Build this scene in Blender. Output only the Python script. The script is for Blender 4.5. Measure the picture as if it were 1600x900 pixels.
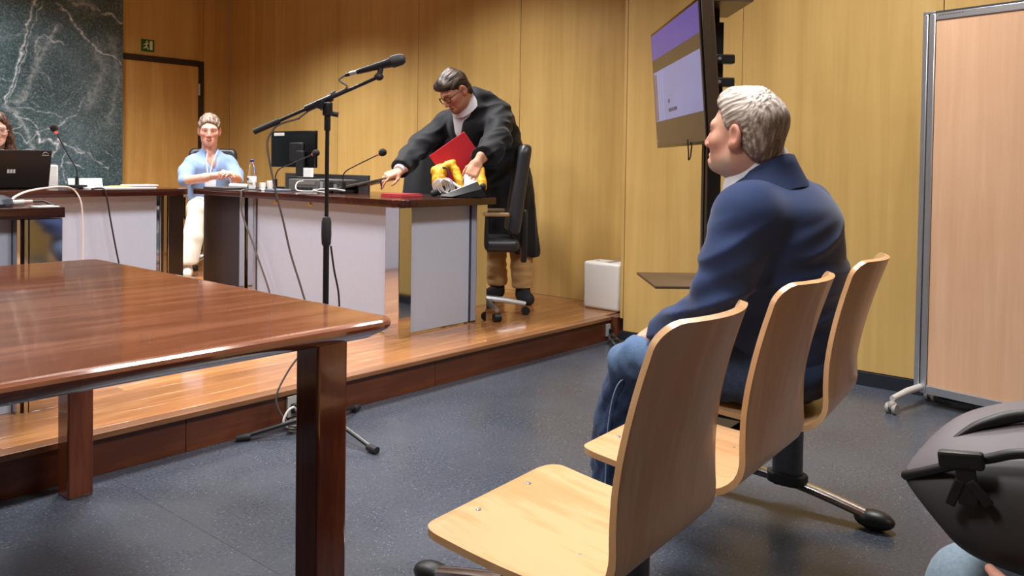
import bpy, bmesh, math, random
import numpy as np
from mathutils import Matrix, Vector, Euler, noise as mnoise

# ------------------------------------------------------------ camera, world, lights, exposure
scene = bpy.context.scene
COL = scene.collection
for o in list(bpy.data.objects):
    bpy.data.objects.remove(o)

cam_data = bpy.data.cameras.new('camera')
cam_data.sensor_width = 36.0
cam_data.lens = 1309.997 / 1600.0 * 36.0
cam_data.shift_y = (286.24 - 450.0) / 1600.0
cam_data.clip_start = 0.02
camera = bpy.data.objects.new('camera', cam_data)
COL.objects.link(camera)
YAW, PITCH, ROLL = 0.860371836, 0.0231169251, 0.015028545
_r = Vector((math.cos(YAW), -math.sin(YAW), 0)); _d = Vector((math.sin(YAW), math.cos(YAW), 0)); _u = Vector((0, 0, 1))
_f = _d * math.cos(PITCH) - _u * math.sin(PITCH)
_u2 = _u * math.cos(PITCH) + _d * math.sin(PITCH)
_rr = _r * math.cos(ROLL) + _u2 * math.sin(ROLL)
_uu = _u2 * math.cos(ROLL) - _r * math.sin(ROLL)
camera.matrix_world = Matrix(((_rr.x, _uu.x, -_f.x, 0), (_rr.y, _uu.y, -_f.y, 0), (_rr.z, _uu.z, -_f.z, 1.13), (0, 0, 0, 1)))
scene.camera = camera

world = bpy.data.worlds.new('world'); scene.world = world
world.use_nodes = True
world.node_tree.nodes['Background'].inputs[0].default_value = (1.0, 0.95, 0.9, 1)
world.node_tree.nodes['Background'].inputs[1].default_value = 0.05

scene.view_settings.view_transform = 'Standard'
scene.view_settings.look = 'None'
scene.view_settings.gamma = 1.0
scene.view_settings.use_curve_mapping = False
scene.view_settings.exposure = 0.0

CEIL = 3.02
def downlight(name, x, y, power, size=0.6, spread=150, size_y=None, col=(1.0, 0.985, 0.96)):
    ld = bpy.data.lights.new(name, 'AREA')
    ld.shape = 'RECTANGLE'; ld.size = size; ld.size_y = size_y or size
    ld.energy = power; ld.color = col; ld.spread = math.radians(spread)
    lo = bpy.data.objects.new(name, ld); COL.objects.link(lo)
    lo.location = (x, y, CEIL - 0.02)
    return lo
LIGHTS = [  # ceiling luminaires of the courtroom
    (0.2, 1.4, 40, 0.6, 140), (1.9, 1.3, 46, 0.6, 140), (3.4, 1.3, 46, 0.6, 140),
    (0.2, 4.2, 44, 0.6, 140), (1.9, 4.0, 50, 0.6, 140), (3.55, 4.1, 50, 0.6, 130),
    (0.4, 6.8, 44, 0.6, 140), (2.0, 6.9, 58, 0.6, 148), (3.5, 6.1, 56, 0.6, 118),
    (3.0, -2.5, 34, 0.6, 120),
]
for i, (lx, ly, lp, ls, sp) in enumerate(LIGHTS):
    downlight('ceiling_luminaire', lx, ly, lp, ls, sp)

# ------------------------------------------------------------ helpers
def s2l(c):
    return tuple(((v / 255.0) / 12.92 if v <= 10.3 else (((v / 255.0) + 0.055) / 1.055) ** 2.4) for v in c)

class NT:
    """small wrapper to write node trees"""
    def __init__(self, name):
        self.m = bpy.data.materials.new(name); self.m.use_nodes = True
        self.t = self.m.node_tree; self.b = self.t.nodes['Principled BSDF']
    def n(self, typ, **kw):
        nd = self.t.nodes.new(typ)
        for k, v in kw.items():
            if k.startswith('i_'):
                nd.inputs[k[2:].replace('_', ' ')].default_value = v
            else:
                setattr(nd, k, v)
        return nd
    def l(self, a, b):
        self.t.links.new(a, b)
    def coords(self, scale=(1, 1, 1), kind='Object'):
        tc = self.n('ShaderNodeTexCoord'); mp = self.n('ShaderNodeMapping')
        mp.inputs['Scale'].default_value = scale
        if kind == 'World':
            g = self.n('ShaderNodeNewGeometry'); self.l(g.outputs['Position'], mp.inputs['Vector'])
        else:
            self.l(tc.outputs[kind], mp.inputs['Vector'])
        return mp.outputs['Vector']
    def noise(self, vec, scale, detail=4, rough=0.55, dist=0.0):
        nd = self.n('ShaderNodeTexNoise'); nd.inputs['Scale'].default_value = scale
        nd.inputs['Detail'].default_value = detail; nd.inputs['Roughness'].default_value = rough
        nd.inputs['Distortion'].default_value = dist
        self.l(vec, nd.inputs['Vector']); return nd.outputs['Fac']
    def ramp(self, fac, stops):
        r = self.n('ShaderNodeValToRGB'); e = r.color_ramp.elements
        while len(e) < len(stops): e.new(0.5)
        for el, (p, c) in zip(e, stops):
            el.position = p; el.color = (*c[:3], 1) if len(c) >= 3 else (c[0],) * 3 + (1,)
        self.l(fac, r.inputs[0]); return r.outputs[0]
    def mix(self, fac, a, b, mode='MIX'):
        m = self.n('ShaderNodeMix', data_type='RGBA', blend_type=mode)
        if isinstance(fac, (int, float)): m.inputs[0].default_value = fac
        else: self.l(fac, m.inputs[0])
        for s, v in ((6, a), (7, b)):
            if isinstance(v, tuple): m.inputs[s].default_value = (*v[:3], 1)
            else: self.l(v, m.inputs[s])
        return m.outputs[2]
    def bump(self, h, strength=0.2, dist=0.01):
        b = self.n('ShaderNodeBump'); b.inputs['Strength'].default_value = strength; b.inputs['Distance'].default_value = dist
        self.l(h, b.inputs['Height']); self.l(b.outputs[0], self.b.inputs['Normal'])
    def set(self, color=None, rough=0.5, metal=0.0, spec=0.5, coat=0.0, coat_rough=0.05, sheen=0.0, trans=0.0, ior=None, alpha=None):
        if color is not None:
            if isinstance(color, tuple): self.b.inputs['Base Color'].default_value = (*color[:3], 1)
            else: self.l(color, self.b.inputs['Base Color'])
        if isinstance(rough, (int, float)): self.b.inputs['Roughness'].default_value = rough
        else: self.l(rough, self.b.inputs['Roughness'])
        self.b.inputs['Metallic'].default_value = metal
        self.b.inputs['Specular IOR Level'].default_value = spec
        self.b.inputs['Coat Weight'].default_value = coat
        self.b.inputs['Coat Roughness'].default_value = coat_rough
        self.b.inputs['Sheen Weight'].default_value = sheen
        self.b.inputs['Transmission Weight'].default_value = trans
        if ior: self.b.inputs['IOR'].default_value = ior
        return self.m

def m_plain(name, rgb, rough=0.5, metal=0.0, spec=0.5, coat=0.0, grain=0.06, gscale=40, bump=0.0, sheen=0.0):
    t = NT(name); c = s2l(rgb); v = t.coords()
    n = t.noise(v, gscale, 4)
    col = t.ramp(n, [(0.3, tuple(x * (1 - grain) for x in c)), (0.7, tuple(min(1, x * (1 + grain)) for x in c))])
    if bump: t.bump(n, bump, 0.004)
    return t.set(col, rough, metal, spec, coat, sheen=sheen)

def m_wood(name, c1, c2, c3, grain=(14, 14, 0.9), rough=0.35, coat=0.0, board=None, rnd=0.0, spec=0.5, kind='Object', figure=0.5, bump=0.03, fine=0.35):
    """grain: mapping scale with the small number along the fibre"""
    t = NT(name)
    v = t.coords(grain, kind)
    n1 = t.noise(v, 1.0, 6, 0.6, 0.6)
    v2 = t.coords(tuple(g * 6 for g in grain), kind)
    n2 = t.noise(v2, 1.0, 3, 0.6, 0.2)
    v3 = t.coords((1.3, 1.3, 1.3), kind)
    n3 = t.noise(v3, 1.6, 4, 0.55, 0.8)
    m1 = t.n('ShaderNodeMath', operation='MULTIPLY_ADD'); t.l(n2, m1.inputs[0]); m1.inputs[1].default_value = fine; t.l(n1, m1.inputs[2])
    m2 = t.n('ShaderNodeMath', operation='MULTIPLY_ADD'); t.l(n3, m2.inputs[0]); m2.inputs[1].default_value = figure; t.l(m1.outputs[0], m2.inputs[2])
    hi = 0.5 + 0.5 * fine + 0.5 * figure
    col = t.ramp(m2.outputs[0], [(max(0, hi - 0.28), s2l(c1)), (min(.98, hi), s2l(c2)), (min(1, hi + 0.25), s2l(c3))])
    if rnd:
        oi = t.n('ShaderNodeObjectInfo')
        hsv = t.n('ShaderNodeHueSaturation'); t.l(col, hsv.inputs['Color'])
        mr = t.n('ShaderNodeMapRange'); mr.inputs['To Min'].default_value = 1 - rnd; mr.inputs['To Max'].default_value = 1 + rnd
        t.l(oi.outputs['Random'], mr.inputs['Value']); t.l(mr.outputs[0], hsv.inputs['Value'])
        col = hsv.outputs[0]
    if bump: t.bump(n2, bump, 0.002)
    return t.set(col, rough, 0, spec, coat)

def m_vcol(name, rough=0.5, spec=0.4, bump=0.0, bscale=200, sss=0.0, streak=None, sheen=0.0, grain=0.08, gscale=60):
    t = NT(name)
    a = t.n('ShaderNodeVertexColor', layer_name='Col')
    v = t.coords(streak if streak else (1, 1, 1))
    n = t.noise(v, gscale, 5, 0.6)
    g = t.ramp(n, [(0.3, (1 - grain,) * 3), (0.7, (1 + grain,) * 3)])
    col = t.mix(1.0, a.outputs[0], g, 'MULTIPLY')
    if bump: 
        nb = t.noise(v, bscale, 3)
        t.bump(nb, bump, 0.002)
    m = t.set(col, rough, 0, spec, sheen=sheen)
    if sss:
        t.b.inputs['Subsurface Weight'].default_value = sss
        t.b.inputs['Subsurface Radius'].default_value = (0.012, 0.005, 0.003)
    return m

def m_emit(name, rgb, strength=1.0, rough=0.3):
    t = NT(name); c = s2l(rgb)
    v = t.coords((3, 3, 3)); n = t.noise(v, 2.0, 2)
    col = t.ramp(n, [(0.3, tuple(x * 0.93 for x in c)), (0.7, tuple(min(1, x * 1.05) for x in c))])
    t.l(col, t.b.inputs['Emission Color']); t.b.inputs['Emission Strength'].default_value = strength
    return t.set((0.01, 0.01, 0.012), rough, spec=0.3)

ORG = {}          # world origin of each object made
XF = [Matrix.Identity(4)]

def tag(o, label=None, cat=None, group=None, kind=None):
    if label: o['label'] = label
    if cat: o['category'] = cat
    if group: o['group'] = group
    if kind: o['kind'] = kind
    return o

def thing(name, loc, label=None, cat=None, group=None, kind=None):
    o = bpy.data.objects.new(name, None); COL.objects.link(o)
    w = XF[-1] @ Vector(loc)
    o.location = w; o.empty_display_size = 0.1
    ORG[o.name] = w
    return tag(o, label, cat, group, kind)

def link_mesh(name, me, mat, parent=None, origin=None):
    if origin is None:
        n = len(me.vertices)
        co = np.empty(n * 3, np.float32); me.vertices.foreach_get('co', co); co = co.reshape(-1, 3)
        c = (co.min(0) + co.max(0)) / 2
        origin = Vector(c.tolist())
        co -= c; me.vertices.foreach_set('co', co.ravel()); me.update()
    if mat is not None and len(me.materials) == 0:
        for mm in (mat if isinstance(mat, (list, tuple)) else [mat]): me.materials.append(mm)
    o = bpy.data.objects.new(name, me); COL.objects.link(o)
    ORG[o.name] = origin.copy()
    if parent is not None:
        o.parent = parent; o.location = origin - ORG[parent.name]
    else:
        o.location = origin
    return o

class MB:
    """mesh builder: collects simple solids in world coordinates (through XF) into ONE mesh"""
    def __init__(self): self.bm = bmesh.new(); self.mi = 0
    def _add(self, vs, fs, smooth=True):
        bv = [self.bm.verts.new(XF[-1] @ Vector(v)) for v in vs]
        for j, f in enumerate(fs):
            try:
                bf = self.bm.faces.new([bv[i] for i in f]); bf.smooth = smooth[j] if isinstance(smooth, list) else smooth; bf.material_index = self.mi
            except ValueError: pass
        return bv
    def box(self, lo, hi, R=None, c=None, bevel=0.0, seg=2):
        lo, hi = Vector(lo), Vector(hi)
        tmp = bmesh.new()
        vs = [tmp.verts.new((x, y, z)) for x in (lo.x, hi.x) for y in (lo.y, hi.y) for z in (lo.z, hi.z)]
        for f in ((0, 1, 3, 2), (4, 6, 7, 5), (0, 4, 5, 1), (2, 3, 7, 6), (0, 2, 6, 4), (1, 5, 7, 3)):
            tmp.faces.new([vs[i] for i in f])
        if bevel > 0:
            bmesh.ops.bevel(tmp, geom=tmp.edges[:], offset=bevel, segments=seg, profile=0.5, affect='EDGES')
        M = Matrix.Identity(4)
        if R is not None:
            M = R.to_4x4() if len(R) == 3 else R
            if c is not None:
                M = Matrix.Translation(Vector(c)) @ M
        tmp.verts.index_update(); tmp.normal_update()
        self._add([M @ v.co for v in tmp.verts], [[v.index for v in f.verts] for f in tmp.faces], [bevel > 0 and max(abs(c_) for c_ in f.normal) < 0.9995 for f in tmp.faces])
        tmp.free(); return self
    def cyl(self, a, b, r1, r2=None, n=16, cap=True):
        a, b = Vector(a), Vector(b); r2 = r1 if r2 is None else r2
        ax = (b - a).normalized(); t = ax.orthogonal().normalized(); s = ax.cross(t)
        vs = []
        for p, r in ((a, r1), (b, r2)):
            for i in range(n):
                an = 2 * math.pi * i / n
                vs.append(p + t * (r * math.cos(an)) + s * (r * math.sin(an)))
        fs = [[i, (i + 1) % n, n + (i + 1) % n, n + i] for i in range(n)]
        if cap: fs += [list(range(n))[::-1], list(range(n, 2 * n))]
        self._add(vs, fs); return self
    def lathe(self, prof, base, axis=(0, 0, 1), n=24):
        ax = Vector(axis).normalized(); t = ax.orthogonal().normalized(); s = ax.cross(t); base = Vector(base)
        vs = []; fs = []
        for r, h in prof:
            for i in range(n):
                an = 2 * math.pi * i / n
                vs.append(base + ax * h + t * (max(r, 1e-5) * math.cos(an)) + s * (max(r, 1e-5) * math.sin(an)))
        for j in range(len(prof) - 1):
            for i in range(n):
                fs.append([j * n + i, j * n + (i + 1) % n, (j + 1) * n + (i + 1) % n, (j + 1) * n + i])
        fs.append(list(range(n))[::-1]); fs.append([(len(prof) - 1) * n + i for i in range(n)])
        self._add(vs, fs); return self
    def tube(self, pts, r, n=8, curve=True, sub=6):
        P = [Vector(p) for p in pts]
        if curve and len(P) > 2:
            Q = []
            for i in range(len(P) - 1):
                p0 = P[max(i - 1, 0)]; p1 = P[i]; p2 = P[i + 1]; p3 = P[min(i + 2, len(P) - 1)]
                for k in range(sub):
                    t = k / sub
                    Q.append(0.5 * ((2 * p1) + (-p0 + p2) * t + (2 * p0 - 5 * p1 + 4 * p2 - p3) * t * t + (-p0 + 3 * p1 - 3 * p2 + p3) * t ** 3))
            Q.append(P[-1]); P = Q
        vs = []; fs = []; prev = None
        for i, p in enumerate(P):
            tg = (P[min(i + 1, len(P) - 1)] - P[max(i - 1, 0)]).normalized()
            if prev is None: nn = tg.orthogonal().normalized()
            else:
                nn = prev - tg * prev.dot(tg)
                nn = nn.normalized() if nn.length > 1e-6 else tg.orthogonal().normalized()
            prev = nn; bb = tg.cross(nn)
            rr = r[i] if isinstance(r, (list, tuple)) else r
            for k in range(n):
                an = 2 * math.pi * k / n
                vs.append(p + nn * (rr * math.cos(an)) + bb * (rr * math.sin(an)))
        for i in range(len(P) - 1):
            for k in range(n):
                fs.append([i * n + k, i * n + (k + 1) % n, (i + 1) * n + (k + 1) % n, (i + 1) * n + k])
        fs.append(list(range(n))[::-1]); fs.append([(len(P) - 1) * n + k for k in range(n)])
        self._add(vs, fs); return self
    def prism(self, poly, z0, z1, bevel=0.0, seg=2, M=None):
        tmp = bmesh.new(); n = len(poly)
        a = [tmp.verts.new((p[0], p[1], z0)) for p in poly]; b = [tmp.verts.new((p[0], p[1], z1)) for p in poly]
        tmp.faces.new(a[::-1]); tmp.faces.new(b)
        for i in range(n): tmp.faces.new([a[i], a[(i + 1) % n], b[(i + 1) % n], b[i]])
        if bevel:
            es = [e for e in tmp.edges if abs(e.verts[0].co.z - e.verts[1].co.z) < 1e-6]
            bmesh.ops.bevel(tmp, geom=es, offset=bevel, segments=seg, profile=0.5, affect='EDGES')
        tmp.verts.index_update(); tmp.normal_update()
        self._add([(M @ v.co if M else v.co) for v in tmp.verts], [[v.index for v in f.verts] for f in tmp.faces], [abs(f.normal.z) < 0.999 for f in tmp.faces])
        tmp.free(); return self
    def ball(self, c, r, R=None, n=16, m=10):
        r = (r, r, r) if isinstance(r, (int, float)) else r
        c = Vector(c); vs = []; fs = []
        for j in range(m + 1):
            ph = math.pi * j / m
            for i in range(n):
                th = 2 * math.pi * i / n
                p = Vector((r[0] * math.sin(ph) * math.cos(th), r[1] * math.sin(ph) * math.sin(th), r[2] * math.cos(ph)))
                vs.append(c + (R @ p if R else p))
        for j in range(m):
            for i in range(n):
                fs.append([j * n + i, (j + 1) * n + i, (j + 1) * n + (i + 1) % n, j * n + (i + 1) % n])
        self._add(vs, fs); return self
    def grid_shell(self, G, thick):
        """G[row][col] of points; thickens along normals by thick (backwards)"""
        nr, nc = len(G), len(G[0]); A = np.array([[list(p) for p in row] for row in G], float)
        du = np.gradient(A, axis=1); dv = np.gradient(A, axis=0)
        N = np.cross(du, dv); N /= np.linalg.norm(N, axis=2, keepdims=True) + 1e-12
        B = A - N * thick
        vs = [tuple(p) for p in A.reshape(-1, 3)] + [tuple(p) for p in B.reshape(-1, 3)]
        o = nr * nc; fs = []
        I = lambda r, c: r * nc + c
        for r in range(nr - 1):
            for c in range(nc - 1):
                fs.append([I(r, c), I(r, c + 1), I(r + 1, c + 1), I(r + 1, c)])
                fs.append([o + I(r, c), o + I(r + 1, c), o + I(r + 1, c + 1), o + I(r, c + 1)])
        for c in range(nc - 1):
            fs.append([I(0, c), o + I(0, c), o + I(0, c + 1), I(0, c + 1)])
            fs.append([I(nr - 1, c), I(nr - 1, c + 1), o + I(nr - 1, c + 1), o + I(nr - 1, c)])
        for r in range(nr - 1):
            fs.append([I(r, 0), I(r + 1, 0), o + I(r + 1, 0), o + I(r, 0)])
            fs.append([I(r, nc - 1), o + I(r, nc - 1), o + I(r + 1, nc - 1), I(r + 1, nc - 1)])
        self._add(vs, fs); return self
    def make(self, name, mat, parent=None, angle=35, kind=None):
        bmesh.ops.remove_doubles(self.bm, verts=self.bm.verts[:], dist=1e-6)
        bmesh.ops.recalc_face_normals(self.bm, faces=self.bm.faces[:])
        me = bpy.data.meshes.new(name); self.bm.to_mesh(me); self.bm.free()
        fl = np.empty(len(me.polygons), bool); me.polygons.foreach_get('use_smooth', fl)
        try: me.set_sharp_from_angle(angle=math.radians(angle))
        except Exception: pass
        me.polygons.foreach_set('use_smooth', fl)
        o = link_mesh(name, me, mat, parent)
        if kind: o['kind'] = kind
        return o

def part(name, mat, parent, **kw): return MB()

# ------------------------------------------------------------ signed-distance modelling for soft bodies
class SDF:
    def __init__(self, lo, hi, h):
        self.h = h; self.lo = np.array(lo, np.float32)
        self.ax = [np.arange(lo[i], hi[i] + h, h, dtype=np.float32) for i in range(3)]
        self.d = np.full([len(a) for a in self.ax], 0.5, np.float32)
    def _sl(self, lo, hi, pad):
        sl = []
        for i in range(3):
            a = int(max(0, math.floor((lo[i] - pad - self.ax[i][0]) / self.h))); b = int(min(len(self.ax[i]), math.ceil((hi[i] + pad - self.ax[i][0]) / self.h) + 1))
            if b <= a: return None
            sl.append(slice(a, b))
        X = self.ax[0][sl[0]][:, None, None]; Y = self.ax[1][sl[1]][None, :, None]; Z = self.ax[2][sl[2]][None, None, :]
        return tuple(sl), X, Y, Z
    def _op(self, sl, p, k, op):
        a = self.d[sl]
        if op == 'u':
            if k <= 0: self.d[sl] = np.minimum(a, p)
            else:
                hh = np.maximum(k - np.abs(a - p), 0) / k; self.d[sl] = np.minimum(a, p) - hh * hh * k * 0.25
        elif op == 's':
            p = -p
            if k <= 0: self.d[sl] = np.maximum(a, p)
            else:
                hh = np.maximum(k - np.abs(a - p), 0) / k; self.d[sl] = np.maximum(a, p) + hh * hh * k * 0.25
    def cone(self, a, b, ra, rb=None, k=0.03, op='u'):
        rb = ra if rb is None else rb
        a = np.array(a, np.float32); b = np.array(b, np.float32); R = max(ra, rb)
        s = self._sl(np.minimum(a, b) - R, np.maximum(a, b) + R, k + 3 * self.h)
        if s is None: return self
        sl, X, Y, Z = s; ab = b - a; L = float(ab @ ab) + 1e-12
        px, py, pz = X - a[0], Y - a[1], Z - a[2]
        t = np.clip((px * ab[0] + py * ab[1] + pz * ab[2]) / L, 0, 1)
        p = np.sqrt((px - t * ab[0]) ** 2 + (py - t * ab[1]) ** 2 + (pz - t * ab[2]) ** 2) - (ra + (rb - ra) * t)
        self._op(sl, p, k, op); return self
    def chain(self, pts, k=0.03, op='u'):
        for (a, ra), (b, rb) in zip(pts[:-1], pts[1:]): self.cone(a, b, ra, rb, k, op)
        return self
    def ell(self, c, r, k=0.03, R=None, op='u'):
        c = np.array(c, np.float32); r = np.array([r] * 3 if np.isscalar(r) else r, np.float32); m = float(r.max())
        e = r if R is None else np.array([m] * 3)
        s = self._sl(c - e, c + e, k + 3 * self.h)
        if s is None: return self
        sl, X, Y, Z = s
        px, py, pz = X - c[0], Y - c[1], Z - c[2]
        if R is not None:
            Q = np.array(R.to_3x3()).T.astype(np.float32)   # world->local
            px, py, pz = (Q[0, 0] * px + Q[0, 1] * py + Q[0, 2] * pz, Q[1, 0] * px + Q[1, 1] * py + Q[1, 2] * pz, Q[2, 0] * px + Q[2, 1] * py + Q[2, 2] * pz)
        k0 = np.sqrt((px / r[0]) ** 2 + (py / r[1]) ** 2 + (pz / r[2]) ** 2)
        k1 = np.sqrt((px / r[0] ** 2) ** 2 + (py / r[1] ** 2) ** 2 + (pz / r[2] ** 2) ** 2)
        p = k0 * (k0 - 1.0) / np.maximum(k1, 1e-6)
        self._op(sl, p.astype(np.float32), k, op); return self
    def rbox(self, c, hs, rad, k=0.01, R=None, op='u'):
        c = np.array(c, np.float32); hs = np.array(hs, np.float32); m = float(np.linalg.norm(hs))
        e = hs if R is None else np.array([m] * 3)
        s = self._sl(c - e, c + e, k + 3 * self.h)
        if s is None: return self
        sl, X, Y, Z = s
        px, py, pz = X - c[0], Y - c[1], Z - c[2]
        if R is not None:
            Q = np.array(R.to_3x3()).T.astype(np.float32)
            px, py, pz = (Q[0, 0] * px + Q[0, 1] * py + Q[0, 2] * pz, Q[1, 0] * px + Q[1, 1] * py + Q[1, 2] * pz, Q[2, 0] * px + Q[2, 1] * py + Q[2, 2] * pz)
        qx, qy, qz = np.abs(px) - hs[0] + rad, np.abs(py) - hs[1] + rad, np.abs(pz) - hs[2] + rad
        p = np.sqrt(np.maximum(qx, 0) ** 2 + np.maximum(qy, 0) ** 2 + np.maximum(qz, 0) ** 2) + np.minimum(np.maximum(np.maximum(qx, qy), qz), 0) - rad
        self._op(sl, p.astype(np.float32), k, op); return self
    def cut(self, point, normal, k=0.0):
        """remove everything on the side the normal points to"""
        n = np.array(normal, np.float32); n /= np.linalg.norm(n); q = np.array(point, np.float32)
        p = (self.ax[0][:, None, None] - q[0]) * n[0] + (self.ax[1][None, :, None] - q[1]) * n[1] + (self.ax[2][None, None, :] - q[2]) * n[2]
        if k <= 0: self.d = np.maximum(self.d, p)
        else:
            hh = np.maximum(k - np.abs(self.d - p), 0) / k; self.d = np.maximum(self.d, p) + hh * hh * k * 0.25
        return self
    def mesh(self):
        d = self.d; h = self.h
        d = np.pad(d, 1, constant_values=0.5); org = self.lo - h
        s = d < 0
        nx, ny, nz = [n - 1 for n in d.shape]
        cnt = np.zeros((nx, ny, nz), np.uint8)
        for dx in (0, 1):
            for dy in (0, 1):
                for dz in (0, 1): cnt += s[dx:dx + nx, dy:dy + ny, dz:dz + nz]
        ci = np.argwhere((cnt > 0) & (cnt < 8))
        idx = -np.ones((nx, ny, nz), np.int32); idx[tuple(ci.T)] = np.arange(len(ci))
        acc = np.zeros((len(ci), 3), np.float32); num = np.zeros(len(ci), np.float32)
        corners = [(x, y, z) for x in (0, 1) for y in (0, 1) for z in (0, 1)]
        for a in corners:
            for axis in range(3):
                if a[axis]: continue
                b = list(a); b[axis] = 1
                da = d[ci[:, 0] + a[0], ci[:, 1] + a[1], ci[:, 2] + a[2]]; db = d[ci[:, 0] + b[0], ci[:, 1] + b[1], ci[:, 2] + b[2]]
                m = (da < 0) != (db < 0)
                t = np.where(m, da / np.where(m, da - db, 1), 0)
                p = np.array(a, np.float32)[None, :].repeat(len(ci), 0); p[:, axis] = t
                acc[m] += p[m]; num[m] += 1
        V = (ci + acc / num[:, None]) * h + org
        F = []
        for axis in range(3):
            o1, o2 = [(1, 2), (2, 0), (0, 1)][axis]
            sh = [slice(None)] * 3; sh2 = [slice(None)] * 3
            sh[axis] = slice(0, -1); sh2[axis] = slice(1, None)
            for oo in (o1, o2):
                sh[oo] = slice(1, -1); sh2[oo] = slice(1, -1)
            A = s[tuple(sh)]; B = s[tuple(sh2)]
            for flag, flip in (((A & ~B), False), ((~A & B), True)):
                e = np.argwhere(flag)
                if len(e) == 0: continue
                e[:, o1] += 1; e[:, o2] += 1
                def cell(u, v):
                    q = e.copy(); q[:, o1] -= u; q[:, o2] -= v
                    return idx[q[:, 0], q[:, 1], q[:, 2]]
                q = np.stack([cell(1, 1), cell(0, 1), cell(0, 0), cell(1, 0)], 1)
                if flip: q = q[:, ::-1]
                F.append(q)
        F = np.concatenate(F)
        F = F[(F >= 0).all(1)]
        return V.astype(np.float32), F

def vnormals(V, F):
    a, b, c, d_ = V[F[:, 0]], V[F[:, 1]], V[F[:, 2]], V[F[:, 3]]
    n = np.cross(c - a, d_ - b); N = np.zeros_like(V)
    for i in range(4): np.add.at(N, F[:, i], n)
    return N / (np.linalg.norm(N, axis=1, keepdims=True) + 1e-12)

def relax(V, F, it=2, lam=0.5):
    for _ in range(it):
        S = np.zeros_like(V); c = np.zeros(len(V), np.float32)
        for i in range(4):
            j = (i + 1) % 4
            np.add.at(S, F[:, i], V[F[:, j]]); np.add.at(S, F[:, j], V[F[:, i]])
            np.add.at(c, F[:, i], 1); np.add.at(c, F[:, j], 1)
        V = V + lam * (S / np.maximum(c, 1)[:, None] - V)
    return V

def fbm(P, scale, octaves=2):
    sc = np.array(scale, np.float32)
    out = np.empty(len(P), np.float32)
    for i, p in enumerate(P * sc):
        out[i] = mnoise.fractal(Vector(p.tolist()), 1.0, 2.0, octaves)
    return out

def soft(name, sd, mat, parent=None, M=None, color=None, displace=None, rel=1):
    """sd: SDF or list of SDF (joined in one mesh). color(P)->(n,3) linear rgb or list; displace(P,N)->n"""
    sds = sd if isinstance(sd, list) else [sd]
    VV, FF, off = [], [], 0
    for q in sds:
        V, F = q.mesh()
        if rel: V = relax(V, F, rel)
        VV.append(V); FF.append(F + off); off += len(V)
    V = np.concatenate(VV); F = np.concatenate(FF)
    if displace is not None:
        N = vnormals(V, F); V = V + N * displace(V, N)[:, None].astype(np.float32)
    cols = color(V) if color is not None else None
    W = V
    if M is not None:
        A = np.array(M, np.float32); W = V @ A[:3, :3].T + A[:3, 3]
    A = np.array(XF[-1], np.float32); W = W @ A[:3, :3].T + A[:3, 3]
    me = bpy.data.meshes.new(name)
    me.vertices.add(len(W)); me.vertices.foreach_set('co', W.astype(np.float32).ravel())
    me.loops.add(F.size); me.loops.foreach_set('vertex_index', F.astype(np.int32).ravel())
    me.polygons.add(len(F)); me.polygons.foreach_set('loop_start', np.arange(0, F.size, 4, dtype=np.int32))
    try: me.polygons.foreach_set('loop_total', np.full(len(F), 4, np.int32))
    except Exception: pass
    me.update(calc_edges=True); me.validate()
    me.polygons.foreach_set('use_smooth', np.ones(len(me.polygons), bool))
    if cols is not None and len(cols) == len(me.vertices):
        at = me.color_attributes.new('Col', 'FLOAT_COLOR', 'POINT')
        c4 = np.ones((len(cols), 4), np.float32); c4[:, :3] = cols
        at.data.foreach_set('color', c4.ravel())
    me.update()
    return link_mesh(name, me, mat, parent)

def frame(origin, fwd, up=(0, 0, 1), scale=1.0, side=1):
    """local y = fwd, z = up, x = right"""
    y = Vector(fwd).normalized(); x = y.cross(Vector(up)).normalized(); z = x.cross(y)
    M = Matrix(((x.x * side, y.x, z.x, 0), (x.y * side, y.y, z.y, 0), (x.z * side, y.z, z.z, 0), (0, 0, 0, 1)))
    return Matrix.Translation(Vector(origin)) @ M @ Matrix.Scale(scale, 4)
# ------------------------------------------------------------ materials of the room
M_MAPLE = m_wood('maple_veneer', (180, 146, 84), (195, 160, 96), (206, 173, 108), grain=(9, 9, 0.35), rough=0.42, rnd=0.035, kind='World', figure=0.3, fine=0.14, coat=0.15, spec=0.4)
M_MAPLE_DOOR = m_wood('door_veneer', (184, 140, 76), (196, 152, 86), (205, 163, 97), grain=(7, 7, 0.5), rough=0.4, kind='World', figure=0.4)
M_PLANK = m_wood('plank_floor', (148, 98, 60), (172, 117, 72), (194, 140, 90), grain=(0.9, 9, 9), rough=0.22, rnd=0.11, figure=0.35, coat=0.35, spec=0.5)
M_RISER = m_wood('riser_wood', (70, 36, 21), (88, 46, 27), (104, 57, 35), grain=(0.8, 9, 9), rough=0.35, figure=0.4, rnd=0.06)
M_REDWOOD = m_wood('varnished_redwood', (102, 59, 43), (124, 76, 56), (142, 92, 70), grain=(1.2, 13, 13), rough=0.12, coat=0.6, figure=0.4, spec=0.5)
M_REDLEG = m_wood('varnished_redwood_post', (84, 38, 20), (104, 50, 27), (120, 62, 35), grain=(12, 12, 1.0), rough=0.18, coat=0.4, figure=0.4)
M_BENCH = m_wood('beech_plywood', (186, 139, 91), (199, 153, 107), (209, 165, 122), grain=(7, 0.9, 0.9), rough=0.34, coat=0.2, figure=0.5)
M_WENGE = m_wood('dark_desk_wood', (40, 18, 14), (56, 26, 20), (70, 35, 27), grain=(1.2, 10, 10), rough=0.2, coat=0.35, figure=0.3)
M_BLACKWOOD = m_wood('black_brown_panel', (28, 17, 15), (37, 23, 20), (46, 29, 25), grain=(10, 10, 0.8), rough=0.3, figure=0.3)
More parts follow.
